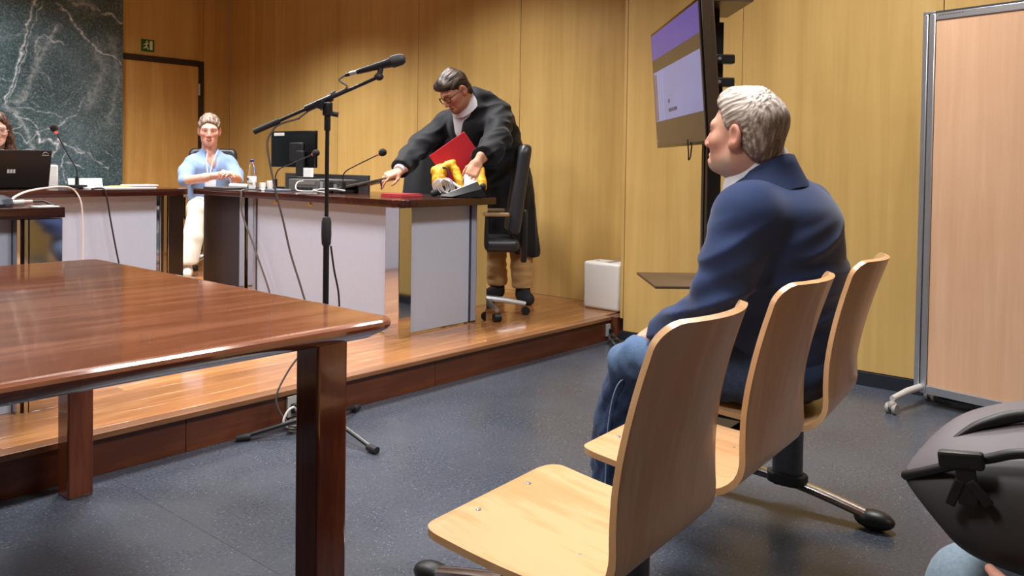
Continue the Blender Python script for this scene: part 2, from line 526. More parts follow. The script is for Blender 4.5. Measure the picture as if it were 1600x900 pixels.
M_SCREENWOOD = m_wood('pinkish_beech_laminate', (200, 156, 122), (208, 165, 131), (216, 175, 142), grain=(11, 11, 0.5), rough=0.5, figure=0.25)
M_WHITEPANEL = m_plain('white_laminate', (178, 185, 204), 0.45, grain=0.02)
M_CHROME = m_plain('polished_chrome', (214, 214, 216), 0.06, metal=1.0, grain=0.02)
M_ALU = m_plain('satin_aluminium', (196, 200, 206), 0.34, metal=0.85, grain=0.03)
M_BLACK = m_plain('black_plastic', (24, 24, 26), 0.42, grain=0.08)
M_RUBBER = m_plain('black_rubber', (30, 30, 32), 0.65, grain=0.1)
M_STEELBLK = m_plain('black_powder_steel', (22, 22, 25), 0.35, grain=0.06)
M_GREYPL = m_plain('grey_plastic', (150, 148, 148), 0.5, grain=0.04)
M_WHITEPL = m_plain('white_plastic', (226, 224, 222), 0.4, grain=0.02)
M_PAPER = m_plain('white_paper', (236, 236, 238), 0.75, grain=0.02)
M_CEIL = m_plain('ceiling_tile', (196, 186, 170), 0.8, grain=0.03)
M_BEIGE = m_plain('beige_laminate', (226, 196, 138), 0.5, grain=0.03)
M_CABLE = m_plain('grey_cable', (92, 84, 80), 0.5, grain=0.05)
M_CABLEBLK = m_plain('black_cable', (34, 30, 30), 0.5, grain=0.05)
M_CABLEWHT = m_plain('white_cable', (214, 208, 204), 0.5, grain=0.03)
M_DARKFRAME = m_plain('dark_bronze_frame', (46, 36, 32), 0.4, grain=0.06)

def floor_material():
    t = NT('speckled_floor')
    v = t.coords((1, 1, 1), 'World')
    base = t.ramp(t.noise(v, 2.2, 6, 0.6), [(0.3, s2l((52, 57, 67))), (0.7, s2l((68, 74, 86)))])
    mott = t.noise(v, 95, 5, 0.75)
    base = t.mix(0.5, base, t.ramp(mott, [(0.35, s2l((38, 43, 52))), (0.66, s2l((100, 106, 118)))]))
    vo = t.n('ShaderNodeTexVoronoi', feature='F1'); vo.inputs['Scale'].default_value = 85; t.l(v, vo.inputs['Vector'])
    fl = t.n('ShaderNodeMath', operation='LESS_THAN'); t.l(vo.outputs['Distance'], fl.inputs[0]); fl.inputs[1].default_value = 0.15
    pk = t.n('ShaderNodeSeparateColor'); t.l(vo.outputs['Color'], pk.inputs[0])
    gt = t.n('ShaderNodeMath', operation='GREATER_THAN'); t.l(pk.outputs[0], gt.inputs[0]); gt.inputs[1].default_value = 0.62
    mu = t.n('ShaderNodeMath', operation='MULTIPLY'); t.l(fl.outputs[0], mu.inputs[0]); t.l(gt.outputs[0], mu.inputs[1])
    col = t.mix(mu.outputs[0], base, s2l((146, 150, 158)))
    rg = t.ramp(t.noise(v, 3.0, 4), [(0.3, (0.22,) * 3), (0.7, (0.34,) * 3)])
    t.bump(mott, 0.02, 0.001)
    return t.set(col, rg, 0, 0.5)
M_FLOOR = floor_material()

# ------------------------------------------------------------ setting
BX, RX, LY, DY, DZ = 4.902, 4.514, 8.275, 3.023, 0.154   # back wall, right wall, far wall, dais edge, dais height
NX, NY = -3.2, -3.4

def struct(name, mb, mat, parent=None, angle=35):
    o = mb.make(name, mat, parent, angle)
    if parent is None: o['kind'] = 'structure'
    return o

floor = thing('floor', (0, 0, 0), kind='structure')
xs = [NX, -1.15, 1.312, BX]
for a, b in zip(xs[:-1], xs[1:]):
    MB().box((a + .0005, NY, -0.05), (b - .0005, DY + 0.02, 0.0)).make('floor_sheet', M_FLOOR, floor)
MB().box((NX, NY, -0.08), (BX, LY, -0.048)).make('subfloor', M_RUBBER, floor)

dais = thing('floor_dais', (1.5, DY, 0), kind='structure')
MB().box((NX, DY + 0.03, 0.0), (BX, LY, DZ - 0.02)).make('dais_core', M_RISER, dais)
# riser boards
edges = [NX, -1.9, -0.55, 0.25, 1.62, 2.95, 4.513]
for a, b in zip(edges[:-1], edges[1:]):
    MB().box((a + .001, DY + 0.008, 0.0), (b - .001, DY + 0.03, DZ - 0.024), bevel=0.0012, seg=1).make('riser_board', M_RISER, dais)
M_NOSE = m_wood('nosing_wood', (104, 66, 40), (128, 86, 56), (146, 102, 70), grain=(0.9, 9, 9), rough=0.3, figure=0.3)
MB().box((NX, DY - 0.006, DZ - 0.022), (4.513, DY + 0.06, DZ), bevel=0.003).make('nosing', M_NOSE, dais)
rng = random.Random(7)
plank_mesh = {}
def plank(x0, x1, y0, y1):
    L = round(x1 - x0, 2); key = (L, round(y1 - y0, 3))
    if key not in plank_mesh:
        m = MB().box((-L / 2 + .0006, -(y1 - y0) / 2 + .0006, -0.01), (L / 2 - .0006, (y1 - y0) / 2 - .0006, 0.01), bevel=0.0012, seg=1)
        me = bpy.data.meshes.new('plank'); m.bm.to_mesh(me); m.bm.free(); me.materials.append(M_PLANK); plank_mesh[key] = me
    o = bpy.data.objects.new('plank', plank_mesh[key]); COL.objects.link(o)
    o.parent = dais; o.location = Vector(((x0 + x1) / 2, (y0 + y1) / 2, DZ - 0.010 - 0.0004 * rng.random())) - ORG[dais.name]
y = DY + 0.06; PW = 0.125
while y < LY - 0.01:
    y1 = min(y + PW, LY); x = NX - rng.choice([0.0, 0.3, 0.6, 0.9])
    while x < BX - 0.02:
        L = rng.choice([1.2, 1.5, 1.8, 2.1]); x1 = min(x + L, BX)
        if BX - x1 < 0.3: x1 = BX
        xa = max(x, NX)
        if x1 > xa + 0.05 and (xa > -1.6 or x1 > -1.6): plank(xa, x1, y, y1)
        x = x1
    y = y1
MB().box((NX, DY + 0.06, DZ - 0.02), (-1.6, LY, DZ - 0.012)).make('plank_bed', M_PLANK, dais)

def panel_wall(name, axis, pos, cuts, z0, z1, thick, mat, back, horizontal=False):
    """axis 'X': wall plane at x=pos running along y; panels proud of a recessed backing"""
    w = thing(name, (pos, cuts[0], 0) if axis == 'X' else (cuts[0], pos, 0), kind='structure')
    m = MB()
    a, b = min(cuts), max(cuts)
    s = 1 if back > 0 else -1
    if axis == 'X': lo, hi = (pos + s * thick, a, z0), (pos + s * (thick + 0.06), b, z1)
    else: lo, hi = (a, pos + s * thick, z0), (b, pos + s * (thick + 0.06), z1)
    lo2 = tuple(min(p, q) for p, q in zip(lo, hi)); hi2 = tuple(max(p, q) for p, q in zip(lo, hi))
    m.box(lo2, hi2).make('wall_backing', M_DARKFRAME, w)
    cs = sorted(cuts)
    for p, q in zip(cs[:-1], cs[1:]):
        g = 0.002
        if axis == 'X': lo, hi = (min(pos, pos + s * thick), p + g, z0), (max(pos, pos + s * thick), q - g, z1)
        else: lo, hi = (p + g, min(pos, pos + s * thick), z0), (q - g, max(pos, pos + s * thick), z1)
        MB().box(lo, hi, bevel=0.0015, seg=1).make('veneer_panel', mat, w)
    return w

panel_wall('wall_back', 'X', BX, [LY, 7.437, 6.387, 5.293, 4.152, 2.97], DZ, CEIL, 0.02, M_MAPLE, 1)
panel_wall('wall_right', 'X', RX, [2.932, 2.155, 1.10, 0.05, -1.0, -2.2, NY], 0.075, CEIL, 0.02, M_MAPLE, 1)
MB().box((RX, 2.954 - 0.02, DZ), (BX, 2.954, CEIL)).make('wall_return', M_MAPLE)['kind'] = 'structure'
M_BASE = m_plain('navy_baseboard', (30, 34, 44), 0.4, grain=0.05)
MB().box((RX - 0.008, NY, 0.0), (RX + 0.03, 2.954, 0.072), bevel=0.003).make('baseboard_right', M_BASE)['kind'] = 'structure'
MB().box((RX, DY - 0.05, 0), (BX, DY + 0.03, DZ)).make('trim_1', M_RISER)['kind'] = 'structure'

# far wall: door bay, then the marble slabs to the left of it
wf = thing('wall_far', (4.3, LY, 0), kind='structure')
DX1, DTOP = 4.545, 2.105
M_MAPLE_FAR = M_MAPLE
MB().box((DX1 + 0.045, LY, DZ), (BX, LY + 0.02, CEIL), bevel=0.0015, seg=1).make('veneer_panel', M_MAPLE_FAR, wf)
MB().box((3.55, LY, DTOP + 0.05), (DX1 + 0.043, LY + 0.02, CEIL), bevel=0.0015, seg=1).make('veneer_panel', M_MAPLE_FAR, wf)
MB().box((3.5, LY + 0.05, DZ), (BX, LY + 0.1, CEIL)).make('wall_backing', M_DARKFRAME, wf)
door = thing('door_1', (4.1, LY, DZ), kind='structure')
MB().box((3.62, LY + 0.004, DZ + 0.006), (DX1 - 0.004, LY + 0.044, DTOP - 0.003), bevel=0.002).make('door_leaf', M_MAPLE_DOOR, door)
MB().box((DX1, LY - 0.014, DZ), (DX1 + 0.05, LY + 0.05, DTOP + 0.05), bevel=0.003).make('door_jamb', M_DARKFRAME, door)
MB().box((3.55, LY - 0.014, DTOP), (DX1, LY + 0.05, DTOP + 0.055), bevel=0.003).make('door_head', M_DARKFRAME, door)
MB().cyl((DX1 - 0.006, LY - 0.018, 1.80), (DX1 - 0.006, LY - 0.018, 1.92), 0.011).make('hinge', M_ALU, door)

# marble: a fine grid that carries the veins as colour
def seg_d(P, a, b):
    a = np.array(a); b = np.array(b); ab = b - a
    t = np.clip(((P - a) @ ab) / (ab @ ab), 0, 1)
    return np.linalg.norm(P - a - t[:, None] * ab, axis=1)
VEINS = [   # (polyline on the slab in metres (x, z), half width, strength)
 ([(2.948, 2.545), (2.885, 2.346), (2.859, 2.177), (2.817, 1.967), (2.755, 1.768), (2.709, 1.595)], 0.0099, 1.00),
 ([(3.002, 2.554), (2.927, 2.335), (2.896, 2.193), (2.833, 1.957), (2.781, 1.759), (2.73, 1.607)], 0.0056, 0.63),
 ([(3.122, 2.537), (3.257, 2.416), (3.39, 2.254), (3.478, 2.155), (3.629, 2.098), (3.721, 2.027)], 0.0087, 1.00),
 ([(3.459, 2.535), (3.627, 2.504), (3.72, 2.431)], 0.0081, 0.92),
 ([(3.291, 2.587), (3.459, 2.535)], 0.0300, 0.40),
 ([(3.002, 2.218), (2.928, 2.082)], 0.0056, 0.80),
 ([(3.013, 2.242), (3.09, 2.188), (3.201, 2.165)], 0.0074, 0.86),
 ([(3.122, 2.35), (3.095, 2.264), (3.035, 2.21)], 0.0074, 0.69),
 ([(2.971, 1.907), (3.025, 1.871), (3.058, 1.804)], 0.0043, 0.57),
 ([(2.658, 1.827), (2.729, 1.788)], 0.0043, 0.57),
 ([(2.771, 1.496), (2.823, 1.476), (2.918, 1.435), (2.972, 1.391)], 0.0068, 0.86),
 ([(2.781, 1.565), (2.918, 1.539), (3.058, 1.523), (3.191, 1.507)], 0.0074, 0.46),
 ([(2.95, 1.355), (3.136, 1.421), (3.305, 1.549)], 0.0074, 0.69),
 ([(3.305, 1.549), (3.362, 1.709)], 0.0050, 0.57),
 ([(2.761, 1.359), (2.876, 1.237), (2.95, 1.32)], 0.0043, 0.80),
 ([(2.961, 1.355), (2.983, 1.263), (3.081, 1.29), (3.147, 1.244), (3.081, 1.16)], 0.0112, 0.98),
 ([(3.147, 1.268), (3.26, 1.211), (3.364, 1.178)], 0.0099, 0.92),
 ([(3.294, 1.236), (3.422, 1.154), (3.518, 1.095), (3.602, 1.028)], 0.0062, 0.69),
 ([(2.834, 1.178), (2.886, 1.203), (2.94, 1.181)], 0.0062, 0.92),
 ([(3.215, 1.079), (3.306, 1.056), (3.376, 1.033)], 0.0062, 0.86),
 ([(2.833, 1.442), (2.792, 1.395), (2.75, 1.381)], 0.0056, 0.57),
 ([(3.169, 1.606), (3.35, 1.798)], 0.0037, 0.46),
 ([(2.907, 1.607), (2.971, 1.577)], 0.0031, 0.69),
 ([(2.981, 2.169), (2.96, 1.97), (2.886, 1.732), (2.792, 1.611)], 0.0300, 0.32),
 ([(3.478, 2.155), (3.569, 1.969), (3.421, 1.652)], 0.0500, 0.25),
 ([(3.134, 2.34), (3.024, 2.122), (2.917, 1.85)], 0.0250, 0.29),
 ([(3.192, 1.162), (3.17, 1.031), (3.216, 0.894)], 0.0062, 0.69),
 ([(3.541, 1.23), (3.632, 1.14)], 0.0037, 0.57),
 ([(2.699, 1.577), (2.781, 1.519), (2.865, 1.357), (2.972, 1.129)], 0.0200, 0.34),
 ([(3.628, 2.283), (3.691, 1.918), (3.601, 1.479)], 0.0350, 0.23),
 ([(2.76, 2.403), (2.864, 2.223)], 0.0037, 0.40),
 ([(2.658, 2.164), (2.76, 2.205), (2.864, 2.223)], 0.0037, 0.34),
]
def marble_panel(x0, x1, z0, z1, step, veins, name, parent):
    nx = int((x1 - x0) / step) + 1; nz = int((z1 - z0) / step) + 1
    gx = np.linspace(x0, x1, nx); gz = np.linspace(z0, z1, nz)
    A = np.stack(np.meshgrid(gx, gz, indexing='ij'), -1).reshape(-1, 2)
    P3 = np.concatenate([A, np.zeros((len(A), 1))], 1)
    if veins:
        w1 = fbm(P3, 9.0, 4); w2 = fbm(P3 + 7.3, 9.0, 4)
        Q = A + np.stack([w1, w2], 1) * 0.030
        br = 0.55 + 0.75 * fbm(P3 + 3.1, 30.0, 2)
        val = np.zeros(len(A))
        for pts, w, s in veins:
            W = pts
            dd = np.min([seg_d(Q, a, b) for a, b in zip(W[:-1], W[1:])], axis=0)
            ww = w * (0.55 if w < 0.013 else 0.8) * (0.55 + 0.9 * np.clip(br, 0, 1)); val = np.maximum(val, s * np.exp(-(dd / ww) ** 1.1) * np.clip(br + 0.3, 0.2, 1.15))
    else:
        val = np.clip(1 - np.abs(fbm(P3, 2.2, 3)) * 14, 0, 1) * 0.6
    me = bpy.data.meshes.new(name)
    V = [(float(a), LY - 0.03, float(b)) for a, b in A]
    F = [(i * nz + j, i * nz + j + 1, (i + 1) * nz + j + 1, (i + 1) * nz + j) for i in range(nx - 1) for j in range(nz - 1)]
    k = len(V)
    V += [(x0, LY, z0), (x1, LY, z0), (x1, LY, z1), (x0, LY, z1)]
    c00, c10, c11, c01 = 0, (nx - 1) * nz, (nx - 1) * nz + nz - 1, nz - 1
    F += [(k, k + 1, k + 2, k + 3)]
    F += [tuple([k + 1] + [c10 + j for j in range(nz)] + [k + 2])[::-1], tuple([k] + [j for j in range(nz)] + [k + 3])]
    F += [tuple([k] + [i * nz for i in range(nx)] + [k + 1])[::-1], tuple([k + 3] + [i * nz + nz - 1 for i in range(nx)] + [k + 2])]
    me.from_pydata(V, [], F)
    at = me.color_attributes.new('Col', 'FLOAT_COLOR', 'POINT')
    c4 = np.ones((len(V), 4), np.float32); c4[:len(val), 0] = val; c4[len(val):, 0] = 0
    at.data.foreach_set('color', c4.ravel())
    return link_mesh(name, me, M_MARBLE, parent)
def marble_material():
    t = NT('green_marble')
    v = t.coords((1, 1, 1), 'World')
    a = t.n('ShaderNodeVertexColor', layer_name='Col'); sp = t.n('ShaderNodeSeparateColor'); t.l(a.outputs[0], sp.inputs[0])
    big = t.ramp(t.noise(v, 1.7, 5, 0.6, 0.5), [(0.3, s2l((44, 64, 68))), (0.5, s2l((74, 98, 108))), (0.72, s2l((124, 148, 162)))])
    fine = t.ramp(t.noise(v, 60, 8, 0.85), [(0.36, s2l((20, 36, 38))), (0.52, s2l((74, 98, 106))), (0.68, s2l((184, 204, 212)))])
    base = t.mix(0.58, big, fine)
    cr = t.n('ShaderNodeTexVoronoi', feature='DISTANCE_TO_EDGE'); cr.inputs['Scale'].default_value = 4.2
    vv = t.n('ShaderNodeVectorMath', operation='ADD'); t.l(v, vv.inputs[0])
    nn = t.n('ShaderNodeTexNoise'); nn.inputs['Scale'].default_value = 5; nn.inputs['Detail'].default_value = 5; t.l(v, nn.inputs['Vector'])
    sc = t.n('ShaderNodeVectorMath', operation='SCALE'); sc.inputs['Scale'].default_value = 0.5; t.l(nn.outputs['Color'], sc.inputs[0]); t.l(sc.outputs[0], vv.inputs[1])
    t.l(vv.outputs[0], cr.inputs['Vector'])
    hair = t.ramp(cr.outputs['Distance'], [(0.0, (0.28,) * 3), (0.012, (0.0,) * 3)])
    base = t.mix(hair, base, s2l((150, 164, 168)))
    col = t.mix(sp.outputs[0], base, s2l((226, 238, 244)))
    return t.set(col, 0.22, 0, 0.45)
M_MARBLE = marble_material()
wm = thing('wall_marble', (2.5, LY - 0.03, 0), kind='structure')
marble_panel(2.55, 3.735, 0.75, 2.78, 0.0045, VEINS, 'marble_slab', wm)
for x0, x1, z0, z1 in ((2.55, 3.735, DZ, 0.747), (2.55, 3.735, 2.783, 2.93), (1.3, 2.547, DZ, 2.93), (0.05, 1.297, DZ, 2.93), (-1.2, 0.047, DZ, 2.93), (-2.4, -1.203, DZ, 2.93)):
    marble_panel(x0, x1, z0, z1, 0.03, None, 'marble_slab', wm)
MB().box((NX, LY, DZ), (3.73, LY + 0.06, CEIL)).make('wall_backing', M_DARKFRAME, wm)

panel_wall('wall_left', 'X', NX, [NY, -1.9, -0.6, 0.7, 2.0, 3.3, 4.6, 5.9, 7.2, LY], 0.0, CEIL, 0.02, M_MAPLE, -1)
panel_wall('wall_rear', 'Y', NY, [NX, -2.0, -0.8, 0.4, 1.6, 2.8, RX], 0.0, CEIL, 0.02, M_MAPLE, -1)
MB().box((NX, NY, CEIL), (BX + 0.1, LY + 0.1, CEIL + 0.06)).make('ceiling', M_CEIL)['kind'] = 'structure'

# exit sign over the door
M_GREEN = m_plain('sign_green', (26, 92, 36), 0.5, grain=0.05)
M_SIGNW = m_plain('sign_white', (214, 226, 190), 0.6, grain=0.02)
sg = thing('exit_sign', (3.99, LY - 0.004, 2.258), 'small green emergency exit sign with running figure, on the wall above the door', 'sign')
MB().box((3.927, LY - 0.006, 2.197), (4.061, LY, 2.319), bevel=0.002).make('sign_plate', M_GREEN, sg)
def flat(poly, name, mat, parent, x0, z0, s, y):
    M = Matrix(((1, 0, 0, 0), (0, 0, 1, 0), (0, 1, 0, 0), (0, 0, 0, 1)))
    MB().prism([(x0 + p[0] * s, z0 + p[1] * s) for p in poly], y - 0.0015, y + 0.0005, M=M).make(name, mat, parent)
flat([(0.66, 0.14), (0.90, 0.14), (0.90, 0.86), (0.66, 0.86)], 'door_pictogram', M_SIGNW, sg, 3.93, 2.2, 0.122, LY - 0.007)
m = MB(); M_ = Matrix(((1, 0, 0, 3.93), (0, 0, 1, LY - 0.0075), (0, 1, 0, 2.2), (0, 0, 0, 1))) @ Matrix.Diagonal((0.122, 0.122, 1, 1))
hd = [(0.44 + 0.065 * math.cos(a * math.pi / 6), 0.80 + 0.065 * math.sin(a * math.pi / 6)) for a in range(12)]
for poly in (hd, [(0.34, 0.42), (0.44, 0.40), (0.48, 0.72), (0.36, 0.70)], [(0.44, 0.70), (0.46, 0.62), (0.60, 0.60), (0.62, 0.66), (0.52, 0.68)],
             [(0.36, 0.70), (0.24, 0.60), (0.14, 0.52), (0.18, 0.47), (0.30, 0.56), (0.38, 0.62)], [(0.34, 0.42), (0.44, 0.42), (0.52, 0.30), (0.60, 0.18), (0.53, 0.14), (0.42, 0.28)],
             [(0.34, 0.44), (0.42, 0.40), (0.30, 0.24), (0.14, 0.20), (0.12, 0.27), (0.26, 0.32)]):
    m.prism(poly, -0.001, 0.0008, M=M_)
m.make('running_figure', M_SIGNW, sg)
# ------------------------------------------------------------ foreground table
tb = thing('conference_table', (0.0, 2.2, 0), 'large glossy reddish-brown wooden table in the foreground', 'table')
TX1, TY0, TY1, TZ = 1.27, 1.42, 2.99, 0.78
def rrect(x0, y0, x1, y1, r, n=6):
    P = []
    for cx, cy, a0 in ((x1 - r, y1 - r, 0), (x0 + r, y1 - r, 90), (x0 + r, y0 + r, 180), (x1 - r, y0 + r, 270)):
        for i in range(n + 1):
            a = math.radians(a0 + 90 * i / n); P.append((cx + r * math.cos(a), cy + r * math.sin(a)))
    return P
def table_top(x0, y0, x1, y1, r, z, prof):
    """prof: list of (inset, dz) from the top face down to the underside"""
    rings = [rrect(x0 + i, y0 + i, x1 - i, y1 - i, max(r - i, 0.004), 6) for i, _ in prof]
    m = MB(); n = len(rings[0]); vs = []; fs = []
    for ring, (_, dz) in zip(rings, prof): vs += [(p[0], p[1], z + dz) for p in ring]
    for j in range(len(prof) - 1):
        for i in range(n): fs.append([j * n + i, (j + 1) * n + i, (j + 1) * n + (i + 1) % n, j * n + (i + 1) % n])
    fs.append(list(range(n))); fs.append([(len(prof) - 1) * n + i for i in range(n)][::-1])
    m._add(vs, fs, [True] * (len(fs) - 2) + [False, False]); return m
table_top(-1.15, TY0, TX1, TY1, 0.05, TZ, [(0.016, 0), (0.008, -0.0015), (0.002, -0.006), (0, -0.013), (0.002, -0.02), (0.008, -0.026), (0.05, -0.047), (0.07, -0.05)]).make('tabletop', M_REDWOOD, tb, angle=25)
for lx in (1.128, -1.03):
    for ly in (1.53, 2.875):
        MB().box((lx, ly, 0.0), (lx + 0.082, ly + 0.085, TZ - 0.048), bevel=0.006).make('leg', M_REDLEG, tb)
MB().box((-1.0, 1.62, TZ - 0.075), (1.14, 1.66, TZ - 0.05)).make('under_rail', M_REDLEG, tb)
MB().box((-1.0, 2.80, TZ - 0.075), (1.14, 2.84, TZ - 0.05)).make('under_rail', M_REDLEG, tb)

# ------------------------------------------------------------ lawyer's desk
DT = 0.922
dk = thing('lawyer_desk', (3.4, 4.3, DZ), 'dark-topped desk with white front panels and mirror chrome posts, mid dais', 'desk')
poly = [(3.05, 3.50), (3.075, 3.45), (3.12, 3.425), (3.2, 3.42), (3.83, 3.42), (3.84, 3.44), (3.84, 4.36), (3.80, 4.42), (3.80, 5.50), (3.70, 5.62), (3.05, 5.62)]
MB().prism(poly, DT - 0.042, DT, bevel=0.004).make('desktop', M_WENGE, dk)
def post(x0, y0, x1, y1, parent, z1=DT - 0.043):
    MB().box((x0, y0, DZ), (x1, y1, z1), bevel=0.003).make('post', M_CHROME, parent)
post(3.087, 3.467, 3.18, 3.585, dk); post(3.71, 3.467, 3.806, 3.57, dk)
post(3.10, 4.93, 3.19, 4.995, dk); post(3.10, 5.035, 3.19, 5.10, dk)
MB().box((3.125, 3.595, DZ + 0.008), (3.145, 4.92, DT - 0.045), bevel=0.002).make('front_panel', M_WHITEPANEL, dk)
MB().box((3.19, 3.52, DZ + 0.008), (3.70, 3.54, DT - 0.045), bevel=0.002).make('side_panel', M_WHITEPANEL, dk)
MB().box((3.11, 5.115, DZ), (3.15, 5.585, DT - 0.043), bevel=0.002).make('end_panel', M_BLACKWOOD, dk)
MB().box((3.15, 5.57, DZ), (3.70, 5.59, DT - 0.043), bevel=0.002).make('end_panel', M_BLACKWOOD, dk)
for yy in (4.33, 4.70):
    MB().cyl((3.11, yy, DT - 0.062), (3.127, yy, DT - 0.062), 0.011).make('panel_fixing', M_BEIGE, dk)
M_GREYSCREEN = m_plain('charcoal_panel', (50, 50, 54), 0.5, grain=0.05)
MB().box((3.765, 4.56, DT), (3.785, 5.55, DT + 0.112), bevel=0.002).make('modesty_screen', M_GREYSCREEN, dk)

# ------------------------------------------------------------ far bench of the court at the left
bn = thing('court_bench', (2.2, 6.2, DZ), 'long dark-topped bench with white front panel standing before the marble wall', 'desk')
MB().prism([(0.2, 5.66), (2.98, 5.66), (3.05, 5.70), (3.05, 6.45), (0.2, 6.45)], DT - 0.05, DT - 0.004, bevel=0.004).make('desktop', M_WENGE, bn)
MB().box((2.86, 5.72, DZ), (2.885, 5.84, DT - 0.05), bevel=0.003).make('post', M_CHROME, bn)
MB().box((2.905, 5.70, DZ), (3.02, 5.80, DT - 0.05), bevel=0.003).make('post', M_CHROME, bn)
MB().box((0.25, 5.75, DZ + 0.006), (2.845, 5.77, DT - 0.05), bevel=0.002).make('front_panel', M_WHITEPANEL, bn)
MB().box((2.89, 5.85, DZ), (2.91, 6.4, DT - 0.05), bevel=0.002).make('end_panel', M_BLACKWOOD, bn)

# ------------------------------------------------------------ near desk at the left edge
nd = thing('side_desk', (0.7, 3.7, DZ), 'short dark-topped desk with a wide mirror post, at the left behind the big table', 'desk')
MB().prism([(-0.6, 3.44), (1.336, 3.44), (1.336, 4.10), (-0.6, 4.10)], 0.895, 0.936, bevel=0.003).make('desktop', M_WENGE, nd)
MB().box((-0.5, 3.50, DZ), (1.168, 3.52, 0.893), bevel=0.002).make('front_panel', M_WHITEPANEL, nd)
MB().box((1.17, 3.455, DZ), (1.184, 3.54, 0.893), bevel=0.002).make('post', M_CHROME, nd)
MB().box((1.196, 3.455, DZ), (1.211, 3.54, 0.893), bevel=0.002).make('post', M_CHROME, nd)
MB().box((1.184, 3.47, DZ), (1.196, 3.54, 0.893)).make('post_core', M_BLACKWOOD, nd)
MB().box((1.213, 3.455, DZ), (1.334, 3.575, 0.893), bevel=0.003).make('wide_post', M_CHROME, nd)
MB().box((1.31, 3.58, DZ), (1.33, 4.06, 0.893), bevel=0.002).make('end_panel', M_BLACKWOOD, nd)

# things lying on the near desk
pk = thing('cable_hub', (1.13, 3.62, 0.936), 'rounded dark grey hub lying on the short desk at the left edge', 'device')
m = MB(); m.lathe([(0.0, 0.0), (0.075, 0.0), (0.082, 0.012), (0.075, 0.03), (0.05, 0.043), (0.0, 0.047)], (1.125, 3.60, 0.936), n=28); m.make('hub_body', m_plain('slate_plastic', (62, 68, 78), 0.3), pk)
MB().cyl((1.205, 3.60, 0.95), (1.245, 3.60, 0.952), 0.009).make('plug', M_WHITEPL, pk)
MB().cyl((1.245, 3.60, 0.952), (1.275, 3.595, 0.952), 0.007).make('plug_sleeve', m_plain('pinkish_plastic', (206, 176, 172), 0.5), pk)
tag(MB().tube([(1.276, 3.595, 0.952), (1.31, 3.58, 0.953), (1.33, 3.55, 0.94), (1.325, 3.50, 0.94)], 0.004).make('cable', M_CABLEBLK), 'short black cable curling on the desk at the left edge', 'cable')
tag(MB().box((1.25, 3.46, 0.936), (1.325, 3.54, 0.939)).make('paper_slip', M_PAPER), 'small white paper slip on the right corner of the short left desk', 'paper')
tag(MB().tube([(1.205, 3.61, 0.958), (1.283, 3.795, 0.966), (1.489, 4.245, 0.970), (1.865, 5.035, 0.957), (2.13, 5.52, 0.946), (2.24, 5.645, 0.925), (2.285, 5.647, 0.86), (2.30, 5.647, 0.76), (2.305, 5.65, 0.55), (2.305, 5.66, 0.2)], 0.005).make('cable', M_CABLEWHT), 'white cable looping across to the far bench and down its front', 'cable')
tag(MB().tube([(2.40, 5.75, 0.922), (2.44, 5.66, 0.925), (2.455, 5.645, 0.86), (2.48, 5.64, 0.7), (2.53, 5.645, 0.45), (2.60, 5.66, 0.17)], 0.0055).make('cable', M_CABLEBLK), 'black cable hanging down the white front of the far bench', 'cable')
tag(MB().tube([(1.06, 3.47, 0.36), (1.07, 3.46, 0.25), (1.05, 3.43, 0.19), (0.98, 3.34, 0.168), (0.85, 3.25, 0.162), (0.7, 3.2, 0.161)], 0.006).make('cable', M_CABLEWHT), 'white cable lying on the dais below the short left desk', 'cable')

# laptop on the far bench
lp = thing('laptop', (2.03, 6.0, DT), 'open black laptop seen from behind on the far bench', 'laptop')
M_LAP = m_plain('laptop_black', (20, 16, 16), 0.35, grain=0.05)
Rl = Matrix.Rotation(math.radians(13), 4, 'X')
MB().box((-0.19, -0.006, 0.0), (0.19, 0.006, 0.25), R=Rl, c=(2.03, 5.985, DT + 0.006), bevel=0.004).make('lid', M_LAP, lp)
MB().box((1.845, 6.0, DT), (2.215, 6.25, DT + 0.018), bevel=0.004).make('keyboard_base', M_LAP, lp)
M_LOGO = m_plain('pale_emblem', (196, 194, 190), 0.5, grain=0.02)
m = MB()
for k in range(3): m.box((-0.024 + k * 0.017, -0.0075, 0.098), (-0.011 + k * 0.017, -0.006, 0.122), R=Rl, c=(1.985, 5.985, DT + 0.006))
m.make('lid_mark', M_LOGO, lp)
m = MB(); m.tube([(-0.018, -0.0068, 0.228), (-0.009, -0.0068, 0.236), (0, -0.0068, 0.239), (0.009, -0.0068, 0.236), (0.018, -0.0068, 0.228)], 0.0015, n=6)
for v in m.bm.verts: v.co = (Matrix.Translation((2.18, 5.985, DT + 0.006)) @ Rl) @ v.co
m.box((-0.022, -0.0075, 0.217), (0.022, -0.006, 0.221), R=Rl, c=(2.18, 5.985, DT + 0.006)); m.make('lid_mark', M_LOGO, lp)

